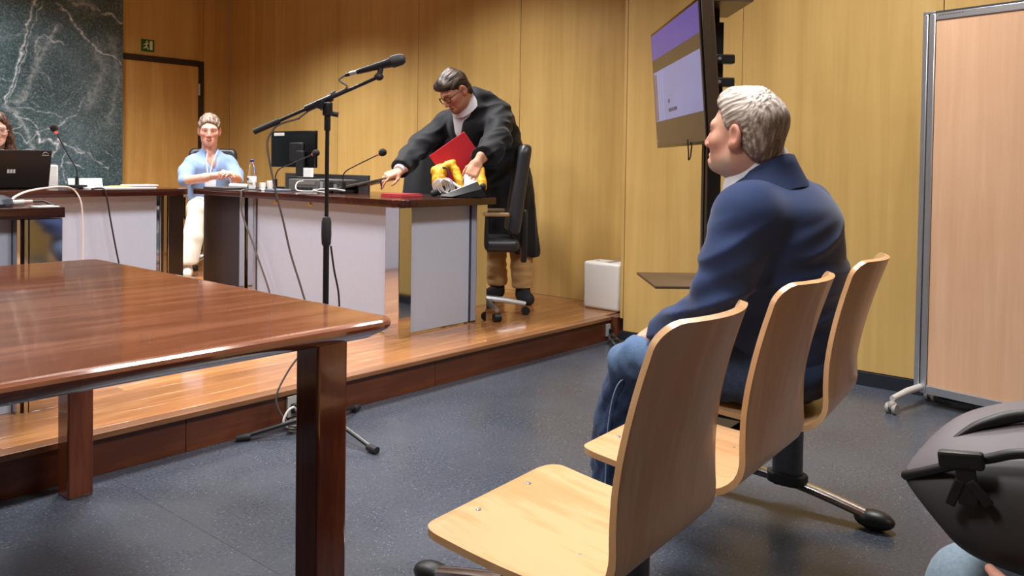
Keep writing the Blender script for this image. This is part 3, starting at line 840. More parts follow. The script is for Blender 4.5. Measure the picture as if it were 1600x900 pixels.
# papers and things on the far bench
tag(MB().box((2.40, 5.78, DT - 0.004), (2.86, 6.05, DT + 0.006), bevel=0.002).make('paper_stack', M_PAPER), 'flat stack of white papers on the right end of the far bench', 'paper')
tag(MB().box((2.62, 5.80, DT + 0.0065), (2.80, 6.0, DT + 0.012), bevel=0.002).make('folder', m_plain('yellow_card', (214, 178, 84), 0.6)), 'thin yellow folder on the paper stack of the far bench', 'folder')
tag(MB().box((2.68, 5.79, DT + 0.013), (2.88, 5.95, DT + 0.02), bevel=0.003).make('paper_pad', M_PAPER), 'white paper pad lying on the yellow folder', 'paper')
tag(MB().box((-0.1, -0.003, 0.0), (0.13, 0.003, 0.062), R=Matrix.Rotation(math.radians(-18), 4, 'X'), c=(2.485, 6.08, DT + 0.002), bevel=0.001).make('name_card', M_PAPER), 'white name card standing behind the far bench microphone', 'sign')
m = MB(); m.box((2.225, 6.12, DT), (2.335, 6.14, DT + 0.155), bevel=0.012); tag(m.make('paper_holder', M_WHITEPL), 'upright white sheet standing beside the laptop on the far bench', 'paper')

def gooseneck(name, base, pts, tip, label, group=None, red=False, sc=1.0):
    t = thing(name, base, label, 'microphone', group)
    b = Vector(base)
    m = MB(); m.prism(rrect(b.x - 0.055, b.y - 0.05, b.x + 0.055, b.y + 0.05, 0.02), b.z, b.z + 0.022, bevel=0.006); m.make('base', M_BLACK, t)
    MB().tube([b + Vector((0, 0, 0.02)), b + Vector((0, 0, 0.075))], 0.013, n=12, curve=False).make('socket', M_BLACK, t)
    MB().tube([b + Vector((0, 0, 0.07))] + pts, 0.0042, n=8).make('gooseneck', M_CABLEBLK, t)
    p = Vector(pts[-1]); q = Vector(tip); ax = (q - p).normalized()
    MB().lathe([(0.008, 0), (0.010, 0.004), (0.010, 0.018), (0.012, 0.022)], p, ax, 16).make('light_ring', M_RINGLIT if red else M_RINGPALE, t)
    MB().lathe([(0.0125, 0), (0.021, 0.006), (0.024, 0.02), (0.022, 0.034), (0.013, 0.045), (0.0, 0.049)], p + ax * 0.02, ax, 18).make('foam_head', m_foam, t)
    return t
m_foam = m_plain('foam_black', (28, 20, 20), 0.9, grain=0.3, gscale=300, bump=0.3)
M_RINGLIT = m_emit('red_ring_lit', (240, 90, 84), 1.2)
M_RINGPALE = m_plain('pale_red_ring', (222, 120, 92), 0.4)
V = Vector
gooseneck('gooseneck_microphone', (2.38, 5.93, DT), [V((2.375, 5.93, 1.05)), V((2.34, 5.94, 1.12)), V((2.29, 5.94, 1.215)), V((2.255, 5.94, 1.285))], (2.24, 5.94, 1.315), 'gooseneck microphone with a glowing red ring on the far bench', 'gooseneck microphones', red=True)
gooseneck('gooseneck_microphone', (3.40, 5.13, DT), [V((3.40, 5.125, 1.03)), V((3.40, 5.08, 1.07)), V((3.40, 4.95, 1.105)), V((3.40, 4.70, 1.172))], (3.40, 4.64, 1.188), 'gooseneck microphone in front of the monitor, its head by the stand pole', 'gooseneck microphones')
gooseneck('gooseneck_microphone', (3.40, 4.36, DT), [V((3.40, 4.37, 1.03)), V((3.40, 4.34, 1.065)), V((3.40, 4.25, 1.10)), V((3.40, 4.02, 1.175))], (3.40, 3.97, 1.192), 'gooseneck microphone just right of the stand pole, by the reaching hand', 'gooseneck microphones')

# monitor seen from behind, standing on a flat computer
mo = thing('monitor', (3.6, 5.2, DT + 0.085), 'black monitor seen from behind on the dark desk', 'monitor')
M_GLOSSBLK = m_plain('glossy_black', (14, 13, 14), 0.15, grain=0.05)
MB().box((3.585, 4.925, 1.08), (3.61, 5.472, 1.345), bevel=0.006).make('screen_housing', M_GLOSSBLK, mo)
MB().box((3.572, 5.06, 1.12), (3.59, 5.22, 1.26), bevel=0.008).make('back_cover', M_BLACK, mo)
MB().box((3.555, 5.03, 1.01), (3.578, 5.115, 1.20), bevel=0.005).make('stand_neck', M_BLACK, mo)
m = MB(); m.prism(rrect(3.50, 4.97, 3.66, 5.17, 0.05), 1.003, 1.016, bevel=0.004); m.make('stand_foot', M_BLACK, mo)
MB().box((3.5835, 5.30, 1.312), (3.5855, 5.43, 1.334)).make('sticker', m_plain('sticker_white', (224, 222, 218), 0.6), mo)
cu = thing('desktop_computer', (3.5, 4.82, DT), 'flat grey computer under the monitor, ports facing front', 'computer')
M_PORT = m_plain('pc_back_grey', (94, 90, 88), 0.5, grain=0.2, gscale=90)
MB().box((3.42, 4.66, DT), (3.74, 5.0, DT + 0.08), bevel=0.004).make('case', M_PORT, cu)
m = MB()
for k in range(4): m.box((3.416, 4.72 + k * 0.05, DT + 0.012), (3.422, 4.755 + k * 0.05, DT + 0.026))
m.make('rear_ports', M_BLACK, cu)
MB().box((3.416, 4.69, DT + 0.045), (3.421, 4.9, DT + 0.07)).make('rear_plate', m_plain('pc_plate', (140, 134, 128), 0.4, metal=.5), cu)
am = thing('audio_interface', (3.5, 4.55, DT), 'small dark grey box full of sockets beside the flat computer', 'device')
MB().box((3.42, 4.455, DT), (3.60, 4.645, DT + 0.082), bevel=0.004).make('case', m_plain('dark_grey_metal', (60, 58, 60), 0.4), am)
for k in range(3): MB().box((3.415, 4.60 - k * 0.05, DT + 0.012), (3.421, 4.635 - k * 0.05, DT + 0.07), bevel=0.001).make('socket', M_ALU if k < 2 else M_BLACK, am)
MB().cyl((3.42, 4.475, DT + 0.04), (3.416, 4.475, DT + 0.04), 0.016).make('dial', M_ALU, am)
tag(MB().tube([(3.40, 4.80, DT + 0.07), (3.33, 4.77, DT + 0.06), (3.30, 4.74, DT + 0.02), (3.31, 4.70, DT + 0.006), (3.38, 4.62, DT + 0.006)], 0.0038).make('cable', M_CABLEWHT), 'white cable looping at the ports of the flat computer', 'cable')
tag(MB().box((3.52, 4.88, 1.016), (3.54, 4.97, 1.08), R=None).make('paper_card', M_PAPER), 'white card leaning below the monitor', 'paper')

# bottle, notebooks, small things at the far end of the desk
bt = thing('water_bottle', (3.25, 5.19, DT), 'clear plastic water bottle with blue cap on the desk', 'bottle')
def glass_mat(name, tint):
    t = NT(name); v = t.coords(); n = t.noise(v, 30, 3); t.bump(n, 0.15, 0.003)
    return t.set(tint, 0.05, 0, 0.5, trans=1.0, ior=1.2)
M_PET = glass_mat('clear_plastic', (0.93, 0.96, 0.98))
MB().lathe([(0.026, 0), (0.031, 0.006), (0.031, 0.03), (0.029, 0.036), (0.031, 0.042), (0.031, 0.115), (0.028, 0.13), (0.024, 0.15), (0.015, 0.175), (0.012, 0.182), (0.012, 0.196)], (3.25, 5.19, DT), n=28).make('bottle_body', M_PET, bt)
MB().lathe([(0.0, 0.0), (0.0145, 0), (0.0145, 0.016), (0.012, 0.018), (0.0, 0.018)], (3.25, 5.19, DT + 0.192), n=20).make('cap', m_plain('blue_cap', (52, 60, 120), 0.4), bt)
MB().lathe([(0.0313, 0.05), (0.0318, 0.052), (0.0318, 0.092), (0.0313, 0.094)], (3.25, 5.19, DT), n=28).make('bottle_label', m_plain('label_white', (226, 228, 236), 0.5), bt)
MB().box((3.2165, 5.182, DT + 0.066), (3.219, 5.196, DT + 0.084)).make('label_mark', m_plain('label_ink', (40, 44, 80), 0.5), bt)
tag(MB().cyl((3.27, 5.50, DT + 0.02), (3.30, 5.27, DT + 0.02), 0.016).make('paper_roll', M_PAPER), 'white rolled paper lying left of the water bottle', 'paper')
tag(MB().box((3.10, 5.28, DT), (3.5, 5.58, DT + 0.012), bevel=0.003).make('folder', M_GREYSCREEN), 'flat dark folder under the white rolled paper', 'folder')
tag(MB().cyl((3.29, 5.12, DT), (3.29, 5.12, DT + 0.05), 0.02, 0.024).make('plastic_cup', M_WHITEPL), 'small white plastic cup right of the water bottle', 'cup')
tag(MB().cyl((3.33, 5.09, DT), (3.33, 5.09, DT + 0.065), 0.018, 0.023).make('plastic_cup', M_WHITEPL), 'taller white plastic cup behind the small one', 'cup')
m = MB(); m.box((3.20, 4.98, DT), (3.27, 5.08, DT + 0.01), bevel=0.003); tag(m.make('tissue', M_PAPER), 'crumpled white tissue at the desk edge right of the bottle', 'tissue')
tag(MB().box((3.2, 4.82, DT), (3.32, 4.96, DT + 0.014), bevel=0.004).make('notepad', m_plain('blue_grey_cover', (112, 120, 134), 0.4)), 'small blue-grey pad on the desk before the flat computer', 'notebook')

# red booklet, dark folder held up by the lawyer
rb = thing('red_booklet', (3.40, 3.79, DT), 'thin red booklet lying flat on the front corner of the desk', 'booklet')
M_RED = m_plain('red_card', (190, 30, 44), 0.55, grain=0.05)
MB().box((3.31, 3.70, DT), (3.48, 3.89, DT + 0.008), bevel=0.001).make('lower_cover', M_RED, rb)
MB().box((3.315, 3.705, DT + 0.008), (3.475, 3.885, DT + 0.014)).make('pages', m_plain('pink_pages', (236, 150, 150), 0.7), rb)
MB().box((3.31, 3.70, DT + 0.014), (3.48, 3.89, DT + 0.018), bevel=0.001).make('upper_cover', m_plain('red_card_dark', (170, 26, 38), 0.5), rb)
tl = thing('tilted_laptop', (3.36, 4.44, DT), 'closed dark laptop being lifted at one end by the robed man', 'laptop')
M_LAP2 = m_plain('brownish_black', (44, 36, 33), 0.3, grain=0.05)
p0 = Vector((3.335, 4.46, DT + 0.008)); p1 = Vector((3.555, 4.115, 1.022)); ax = (p1 - p0); L = ax.length; ax.normalize()
sd_ = Vector((0.84, 0.54, -0.03)); sd_ = (sd_ - ax * sd_.dot(ax)).normalized(); nz = ax.cross(sd_)
if nz.z < 0: nz = -nz
Rt = Matrix((ax, sd_, nz)).transposed()
MB().box((0, 0, -0.005), (L, 0.22, 0.004), R=Rt, c=p0, bevel=0.003).make('lower_shell', M_LAP2, tl)
MB().box((0, 0, 0.005), (L, 0.22, 0.012), R=Rt, c=p0, bevel=0.003).make('lid', m_plain('taupe_lid', (98, 84, 68), 0.4), tl)
tag(MB().tube([p1 + Vector((-0.03, 0.03, -0.012)), p1 + Vector((-0.028, 0.026, -0.035)), p1 + Vector((-0.02, 0.02, -0.06))], 0.004).make('strap', M_CABLEBLK), 'short dark strap dangling below the lifted laptop', 'strap')
tag(MB().tube([(3.33, 4.48, DT + 0.006), (3.30, 4.42, DT + 0.012), (3.24, 4.34, DT + 0.008), (3.20, 4.40, DT + 0.02), (3.26, 4.47, DT + 0.022), (3.31, 4.36, DT + 0.03), (3.35, 4.28, DT + 0.02)], 0.005).make('cable', m_plain('pale_grey_cable', (168, 166, 164), 0.5)), 'grey cable bunched on the desk right of the stand pole', 'cable')

# cables on the front of the desk
tag(MB().tube([(3.20, 5.0, DT + 0.006), (3.06, 4.985, DT + 0.008), (3.04, 4.98, DT - 0.03), (3.04, 4.97, 0.78), (3.05, 4.88, 0.62), (3.06, 4.78, 0.45), (3.07, 4.70, 0.30), (3.08, 4.66, DZ + 0.01)], 0.006).make('cable', M_CABLE), 'grey cable hanging by the chrome posts of the desk', 'cable')

# bag with yellow pouch
bg = thing('black_bag', (3.62, 3.54, DT), 'black bag gaping open on the right corner of the desk', 'bag')
M_NYLON = m_plain('black_nylon', (22, 22, 26), 0.6, grain=0.15)
sd = SDF((3.40, 3.30, DT - 0.01), (3.86, 3.80, DT + 0.16), 0.005)
sd.rbox((3.68, 3.57, DT + 0.010), (0.125, 0.11, 0.012), 0.01, 0.01, R=Matrix.Rotation(math.radians(-45), 4, 'Z'))
sd.cone((3.57, 3.70, DT + 0.02), (3.61, 3.66, DT + 0.05), 0.022, 0.018, 0.03).cone((3.77, 3.49, DT + 0.03), (3.74, 3.45, DT + 0.07), 0.025, 0.02, 0.03)
sd.cut((3.6, 3.5, DT + 0.001), (0, 0, -1))
soft('bag_body', sd, M_NYLON, bg, displace=lambda P, N: 0.005 * fbm(P, 14))
fa, fb, fc, fd = V((3.515, 3.585, DT + 0.006)), V((3.67, 3.43, DT + 0.098)), V((3.70, 3.385, DT + 0.012)), V((3.60, 3.48, DT + 0.004))
G = [[fa.lerp(fb, t) for t in [k / 8 for k in range(9)]], [fa.lerp(fb, t).lerp(fd.lerp(fc, t), 0.5) + V((-0.012, -0.012, 0)) for t in [k / 8 for k in range(9)]], [fd.lerp(fc, t) for t in [k / 8 for k in range(9)]]]
MB().grid_shell(G, 0.006).make('flap', m_plain('black_leather', (27, 28, 33), 0.4), bg)
MB().tube([fd + V((-0.004, 0.0, 0.004)), fa, fa.lerp(fb, 0.5) + V((0, 0, 0.003)), fb], 0.0042, n=6, curve=False).make('flap_piping', m_plain('pale_piping', (204, 200, 192), 0.5), bg)
yp = thing('yellow_pouch', (3.68, 3.68, DT + 0.03), 'bright yellow pouch stuffed in the black bag', 'pouch')
M_YEL = m_plain('yellow_nylon', (226, 168, 34), 0.5, grain=0.16, gscale=14)
sd = SDF((3.50, 3.40, DT), (3.96, 3.90, DT + 0.30), 0.005)
sd.ell((3.66, 3.745, DT + 0.10), (0.045, 0.065, 0.085), 0.03, R=Matrix.Rotation(math.radians(-40), 4, 'Z'))
sd.cone((3.65, 3.77, DT + 0.16), (3.735, 3.71, DT + 0.205), 0.028, 0.024, 0.03).cone((3.735, 3.71, DT + 0.20), (3.735, 3.62, DT + 0.06), 0.026, 0.03, 0.012).cone((3.70, 3.70, DT + 0.17), (3.68, 3.66, DT + 0.06), 0.012, 0.012, 0.02, op='s')
soft('pouch_body', sd, M_YEL, yp, displace=lambda P, N: 0.006 * fbm(P, 26))
MB().tube([(3.625, 3.77, DT + 0.15), (3.64, 3.735, DT + 0.17), (3.67, 3.70, DT + 0.175), (3.675, 3.67, DT + 0.13)], 0.006, n=6).make('zip', M_NYLON, yp)
sd = SDF((3.70, 3.40, DT + 0.02), (3.92, 3.62, DT + 0.26), 0.005)
sd.cone((3.78, 3.50, DT + 0.06), (3.815, 3.53, DT + 0.17), 0.035, 0.018, 0.02)
soft('pouch_side', sd, M_YEL, yp, displace=lambda P, N: 0.006 * fbm(P, 22))
wc = MB()
for k in range(6):
    c = Vector((3.585 + 0.004 * k, 3.665 - 0.010 * k, DT + 0.058 + 0.005 * (k % 3))); pts = []
    for a in range(13):
        an = 2 * math.pi * a / 12 + k
        pts.append(c + Vector((0.030 * math.cos(an + 0.5), -0.030 * math.cos(an), (0.040 + 0.006 * (k % 2)) * math.sin(an))))
    wc.tube(pts, 0.0045, n=6, sub=3)
wc.tube([(3.60, 3.67, DT + 0.095), (3.62, 3.62, DT + 0.10), (3.63, 3.56, DT + 0.07), (3.62, 3.52, DT + 0.06)], 0.008, n=6)
tag(wc.make('charger_cable', M_CABLEWHT), 'coiled white cable spilling from the yellow pouch', 'cable')
tag(MB().box((-0.05, -0.006, -0.04), (0.05, 0.006, 0.07), R=Matrix.Rotation(math.radians(-48), 4, 'Z') @ Matrix.Rotation(math.radians(-14), 4, 'X'), c=(3.745, 3.545, DT + 0.07)).make('note_card', M_PAPER), 'white printed card poking out of the black bag', 'paper')
tag(MB().box((-0.135, -0.006, -0.11), (0.135, 0.006, 0.11), R=Matrix.Rotation(math.radians(-48), 4, 'Z') @ Matrix.Rotation(math.radians(-36), 4, 'Y') @ Matrix.Rotation(math.radians(8), 4, 'X'), c=(3.80, 3.735, DT + 0.24), bevel=0.002).make('red_folder', M_RED), 'large red folder held upright behind the yellow pouch', 'folder')

# white box in the corner of the dais
wb = thing('white_case', (4.76, 3.2, DZ), 'white upright appliance case standing on the dais in the wall corner', 'appliance')
MB().box((4.665, 3.06, DZ), (4.86, 3.36, DZ + 0.32), bevel=0.02, seg=3).make('case', M_WHITEPL, wb)
MB().cyl((4.76, 3.30, DZ + 0.318), (4.76, 3.30, DZ + 0.3215), 0.014).make('lock', M_GREYPL, wb)
MB().box((4.70, 3.16, DZ + 0.318), (4.84, 3.20, DZ + 0.323), bevel=0.002).make('slot', M_GREYPL, wb)

# sockets on the riser
for nm, (x0, x1, z0, z1), lab in (('power_outlet', (2.07, 2.19, 0.035, 0.125), 'grey double socket on the dais riser behind the microphone stand'), ('power_outlet', (4.465, 4.505, 0.03, 0.11), 'pale socket with a black plug at the right end of the riser')):
    t = thing(nm, ((x0 + x1) / 2, DY, (z0 + z1) / 2), lab, 'socket', 'sockets on the riser')
    MB().box((x0, DY - 0.006, z0), (x1, DY + 0.008, z1), bevel=0.003).make('face_plate', m_plain('outlet_grey', (172, 170, 168), 0.5), t)
    MB().box((x0 + 0.012 if x0 < 3 else x0 + .016, DY - 0.03, z0 + 0.02), (x1 - 0.045 if x0 < 3 else x1 - 0.006, DY - 0.006, z1 - 0.03), bevel=0.006).make('plug', M_BLACK, t)
tag(MB().tube([(4.48, 2.99, 0.05), (4.46, 2.93, 0.02), (4.42, 2.90, 0.012), (4.38, 2.93, 0.03), (4.41, 2.96, 0.05), (4.45, 2.93, 0.03), (4.40, 2.88, 0.012), (4.33, 2.86, 0.02), (4.36, 2.91, 0.04), (4.44, 2.90, 0.02), (4.47, 2.86, 0.012)], 0.012).make('cable', M_CABLEBLK), 'black cable heaped on the floor by the right end of the riser', 'cable')

# ------------------------------------------------------------ microphone stand, microphone and cable
ms = thing('microphone_stand', (2.117, 2.826, 0), 'black boom microphone stand on tripod legs behind the big table', 'microphone stand')
PX_, PY_ = 2.117, 2.826
MB().cyl((PX_, PY_, 0.07), (PX_, PY_, 0.86), 0.0125).make('lower_pole', M_STEELBLK, ms)
MB().cyl((PX_, PY_, 0.86), (PX_, PY_, 1.30), 0.0085).make('upper_pole', M_STEELBLK, ms)
MB().lathe([(0.014, 0), (0.019, 0.01), (0.021, 0.05), (0.02, 0.10), (0.015, 0.118), (0.010, 0.122)], (PX_, PY_, 0.78), n=20).make('height_clutch', M_RUBBER, ms)
MB().lathe([(0.013, 0), (0.024, 0.01), (0.026, 0.05), (0.02, 0.075), (0.013, 0.08)], (PX_, PY_, 0.055), n=20).make('tripod_hub', M_STEELBLK, ms)
for tx, ty in ((1.816, 3.0), (2.105, 2.478), (2.43, 2.994)):
    d = Vector((tx - PX_, ty - PY_, 0)); L = d.length; d.normalize(); s = Vector((PX_, PY_, 0.085)) + d * 0.02
    lg = MB().tube([s, Vector((tx, ty, 0.018)) - d * 0.03], 0.0095, n=10, curve=False).make('leg', M_STEELBLK, ms)
    MB().tube([Vector((tx, ty, 0.017)) - d * 0.055, Vector((tx, ty, 0.015))], 0.0145, n=12, curve=False).make('rubber_foot', M_RUBBER, lg)
MB().cyl((PX_, PY_, 1.255), (PX_, PY_, 1.325), 0.013).make('pole_collar', M_STEELBLK, ms)
MB().box((PX_ - 0.015, PY_ - 0.018, 1.315), (PX_ + 0.015, PY_ + 0.018, 1.372), bevel=0.006).make('clamp_bracket', M_STEELBLK, ms)
b0 = V((1.935, 3.077, 1.246)); b1 = V((2.274, 2.692, 1.482)); bc = V((2.135, 2.849, 1.386))
bd = (b1 - b0).normalized()
# boom passes through bc: build on the straight line b0-b1
MB().tube([b0 + bd * 0.05, b1], 0.0075, n=10, curve=False).make('boom_arm', M_STEELBLK, ms)
MB().tube([b0, b0 + bd * 0.115], [0.0125, 0.0125], n=14, curve=False).make('counterweight', M_RUBBER, ms)
tm = (V((PX_, PY_, 0)) - b0).dot(bd) ; q = b0 + bd * ((PX_ - b0.x) / bd.x)
MB().tube([q - bd * 0.07, q + bd * 0.05], 0.0155, n=14, curve=False).make('boom_clamp', M_STEELBLK, ms)
MB().cyl(q + V((-0.03, -0.03, -0.012)), q + V((0.03, 0.03, -0.012)), 0.018).make('clamp_disc', M_STEELBLK, ms)
MB().cyl(q + V((0.03, -0.025, -0.045)), q + V((0.055, -0.045, -0.05)), 0.011).make('clamp_knob', M_RUBBER, ms)
MB().cyl(q + V((-0.012, -0.022, -0.03)), q + V((-0.018, -0.03, -0.03)), 0.007).make('bolt_cap', M_ALU, ms)
MB().cyl(q + V((0.008, -0.026, -0.028)), q + V((0.006, -0.034, -0.028)), 0.006).make('bolt_cap', M_ALU, ms)
MB().ball(b1, (0.020, 0.020, 0.016)).make('mic_clip_joint', M_RUBBER, ms)
t0 = V((2.214, 2.762, 1.500)); t1 = V((2.347, 2.609, 1.561)); md = (t1 - t0).normalized(); ML = (t1 - t0).length
MB().tube([b1, b1 + V((0.006, -0.004, 0.03)), t0 + md * 0.09], [0.012, 0.012, 0.017], n=10, curve=False).make('mic_clip', M_RUBBER, ms)
mc = thing('microphone', t0, 'black handheld microphone clipped to the end of the boom', 'microphone')
MB().lathe([(0.0, 0), (0.010, 0), (0.0115, 0.012), (0.013, 0.04), (0.0155, 0.085), (0.018, 0.125), (0.021, 0.14), (0.021, 0.15)], t0, md, 22).make('handle', M_STEELBLK, mc)
MB().lathe([(0.022, 0.148), (0.0255, 0.152), (0.0255, 0.166), (0.025, 0.17), (0.024, ML - 0.02), (0.017, ML - 0.006), (0.0, ML)], t0, md, 22).make('grille', m_plain('grille_black', (36, 36, 40), 0.5, grain=0.4, gscale=400, bump=0.4), mc)
MB().lathe([(0.0085, -0.03), (0.0095, -0.028), (0.0095, 0.002), (0.0, 0.003)], t0, md, 14).make('connector', M_ALU, mc)
MB().lathe([(0.006, -0.05), (0.008, -0.045), (0.0085, -0.022)], t0, md, 14).make('connector_sleeve', M_BLACK, mc)
cpts = [t0 - md * 0.045, t0 - md * 0.075 + V((0, 0, -0.012)), b0 + bd * 0.42 + V((0, 0, 0.014)), b0 + bd * 0.33 + V((0, 0, 0.012)), q + bd * 0.06 + V((0, 0, 0.02)), q - bd * 0.09 + V((-0.002, -0.004, -0.022)), b0 + bd * 0.20 + V((0, 0, -0.026)), b0 + bd * 0.12 + V((0, 0, -0.016)), b0 + bd * 0.09 + V((-.004, 0, -0.03)),
        V((1.968, 3.03, 1.19)), V((1.985, 3.0, 1.02)), V((2.02, 2.99, 0.88)), V((2.045, 2.97, 0.74)), V((2.07, 2.93, 0.60)), V((2.09, 2.90, 0.47)), V((2.10, 2.93, 0.36)), V((2.04, 2.965, 0.26)), V((1.985, 2.97, 0.17)), V((1.985, 2.965, 0.11)), V((2.02, 2.955, 0.05)), V((2.06, 2.93, 0.013))]
for k in range(26):
    a = 2 * math.pi * k / 8; r = 0.062 + 0.006 * math.sin(k * 1.7)
    cpts.append(V((2.085 + r * math.cos(a + 2.5), 2.93 + r * math.sin(a + 2.5) * 0.8, 0.011 + 0.0012 * k)))
tag(MB().tube(cpts, 0.0043, n=7).make('microphone_cable', M_CABLE), 'dark cable running from the microphone down the stand to a floor coil', 'cable')
tag(MB().tube([V((PX_ + .016, PY_ - .01, 0.78)), V((PX_ + .03, PY_ - .015, 0.68)), V((PX_ + .05, PY_ - .02, 0.58)), V((PX_ + .055, PY_ - .02, 0.46)), V((PX_ + .05, PY_ - .01, 0.3)), V((PX_ + .03, PY_ + .05, 0.15)), V((PX_ + .02, PY_ + .12, 0.06))], 0.004).make('cable', M_CABLEBLK), 'thin black cable hanging to the right of the stand pole', 'cable')
tag(MB().tube([V((2.10, 3.005, 0.07)), V((2.08, 2.97, 0.075)), V((2.05, 2.95, 0.10)), V((2.02, 2.95, 0.085)), V((2.0, 2.945, 0.05)), V((2.03, 2.95, 0.02)), V((2.12, 2.96, 0.012))], 0.005).make('cable', M_CABLEWHT), 'short pale cable plugged in the grey socket on the riser', 'cable')

# ------------------------------------------------------------ office chairs on the dais
def office_chair(name, loc, fwd, label, parent_group='office chairs on the dais', M_SEAT=None, wide=1.0, high=1.0):
    XF.append(frame(loc, fwd) @ Matrix.Diagonal((wide, 1, high, 1))); t = thing(name, (0, 0, 0), label, 'chair', parent_group)
    sd = SDF((-0.3, -0.36, 0.42), (0.3, 0.3, 0.58), 0.012); sd.rbox((0, 0.0, 0.49), (0.25, 0.24, 0.045), 0.04, 0.01)
    soft('seat', sd, M_LEATHER, t)
    sd = SDF((-0.32, -0.42, 0.5), (0.32, -0.12, 1.2), 0.012)
    sd.rbox((0, -0.24, 0.86), (0.235, 0.035, 0.30), 0.03, 0.02, R=Matrix.Rotation(math.radians(7), 4, 'X'))
    for s in (-1, 1): sd.cone((s * 0.225, -0.20, 0.6), (s * 0.225, -0.26, 1.10), 0.036, 0.03, 0.03)
    soft('backrest', sd, M_LEATHER, t)
    for s in (-1, 1):
        MB().box((s * 0.28 - 0.03, -0.17, 0.685), (s * 0.28 + 0.03, 0.12, 0.71), bevel=0.008).make('armrest', M_ARMPAD, t)
        MB().tube([(s * 0.26, -0.03, 0.47), (s * 0.29, -0.03, 0.5), (s * 0.285, -0.03, 0.69)], 0.014, n=8).make('arm_support', M_BLACK, t)
    MB().box((-0.05, -0.30, 0.36), (0.05, -0.26, 0.72), bevel=0.015).make('back_bracket', M_BLACK, t)
    MB().cyl((0, 0, 0.1), (0, 0, 0.45), 0.028).make('gas_column', M_BLACK, t)
    for k in range(5):
        a = math.radians(72 * k + 200); e = V((0.30 * math.cos(a), 0.30 * math.sin(a), 0.075))
        lg = MB().tube([(0, 0, 0.12), e * 0.5 + V((0, 0, 0.065)), e], [0.024, 0.02, 0.014], n=8, curve=False).make('base_arm', M_ALU, t)
        c = e + V((0, 0, -0.047)); side = V((-math.sin(a), math.cos(a), 0))
        MB().cyl(c - side * 0.022, c + side * 0.022, 0.028, n=14).make('castor', M_BLACK, lg)
    XF.pop(); return t
M_LEATHER = m_plain('charcoal_leather', (42, 43, 48), 0.38, grain=0.1)
M_ARMPAD = m_plain('tan_armrest', (150, 122, 84), 0.5)
office_chair('office_chair', (3.80, 4.20, DZ), (-1, -0.02, 0), 'black leather office chair with its back behind the black bag')
office_chair('office_chair', (3.95, 3.66, DZ), (-0.70, 0.71, 0), 'black leather office chair seen from its side, between the desk corner and the robed man', wide=0.85, high=0.95)
office_chair('office_chair', (3.98, 6.99, DZ), (-0.5, -0.87, 0), 'black office chair under the person in the blue shirt', wide=0.84, high=0.93)
office_chair('office_chair', (2.06, 6.85, DZ), (0, -1, 0), 'black office chair behind the laptop at the far bench')

# ------------------------------------------------------------ television on its stand
tv = thing('television', (3.313, 1.894, 1.504), 'flat television with a lavender slide, tilted on the stand by the right wall', 'television')
yw, pt = 2.308, 0.078
nrm = V((math.cos(yw) * math.cos(pt), math.sin(yw) * math.cos(pt), -math.sin(pt))); rt = V((-math.sin(yw), math.cos(yw), 0)); up = nrm.cross(rt)
if up.z < 0: up = -up
Rtv = Matrix((rt, nrm, up)).transposed(); ctv = V((3.313, 1.894, 1.504))   # local x: near side, y: out of screen, z: up
W2, H2 = 0.485, 0.285
MB().box((-W2, -0.055, -H2), (W2, 0.0, H2), R=Rtv, c=ctv, bevel=0.006).make('housing', m_plain('tv_housing', (58, 44, 34), 0.35), tv)
MB().box((-W2, -0.006, -H2), (W2, 0.004, H2), R=Rtv, c=ctv, bevel=0.002).make('bezel', M_GLOSSBLK, tv)
E1 = 0.72
scr = MB().box((-W2 + 0.012, 0.004, -H2 + 0.012), (W2 - 0.012, 0.0055, H2 - 0.012), R=Rtv, c=ctv).make('screen', m_emit('screen_band_and_reflection', (106, 84, 60), E1 * 0.8), tv)  # olive band of the picture; brown below the slide is a painted reflection
MB().box((-W2 + 0.02, 0.0055, 0.150), (W2 - 0.014, 0.0062, H2 - 0.014), R=Rtv, c=ctv).make('banner', m_emit('screen_purple', (104, 88, 170), E1), scr)
MB().box((-W2 + 0.03, 0.0055, -0.155), (W2 - 0.02, 0.0062, 0.088), R=Rtv, c=ctv).make('slide', m_emit('screen_lavender', (150, 150, 196), E1), scr)
MB().box((-W2 + 0.035, 0.0062, -0.150), (-W2 + 0.13, 0.0068, 0.075), R=Rtv, c=ctv).make('slide_picture', m_emit('screen_mauve', (134, 110, 130), E1), scr)
m = MB()
for a, b in ((0.06, 0.10), (0.12, 0.15), (0.17, 0.20)): m.box((-W2 + a + 0.05, 0.0068, -0.15), (-W2 + b + 0.04, 0.0072, 0.08), R=Rtv, c=ctv)
m.make('slide_curtain', m_emit('screen_pale', (164, 166, 206), E1), scr)
m = MB()
for k, (a, b, z) in enumerate(((0.33, 0.36, -0.08), (0.33, 0.39, -0.122), (0.40, 0.43, -0.122), (0.44, 0.50, -0.122))): m.box((-W2 + a, 0.0062, z), (-W2 + b, 0.0068, z + 0.016), R=Rtv, c=ctv)
m.make('slide_text', m_emit('screen_text', (92, 84, 110), E1 * 0.7), scr)
MB().box((-W2 + 0.02, 0.0056, -H2 + 0.03), (-W2 + 0.05, 0.006, -H2 + 0.045), R=Rtv, c=ctv).make('maker_mark', m_plain('mark_grey', (150, 140, 130), 0.4), tv)

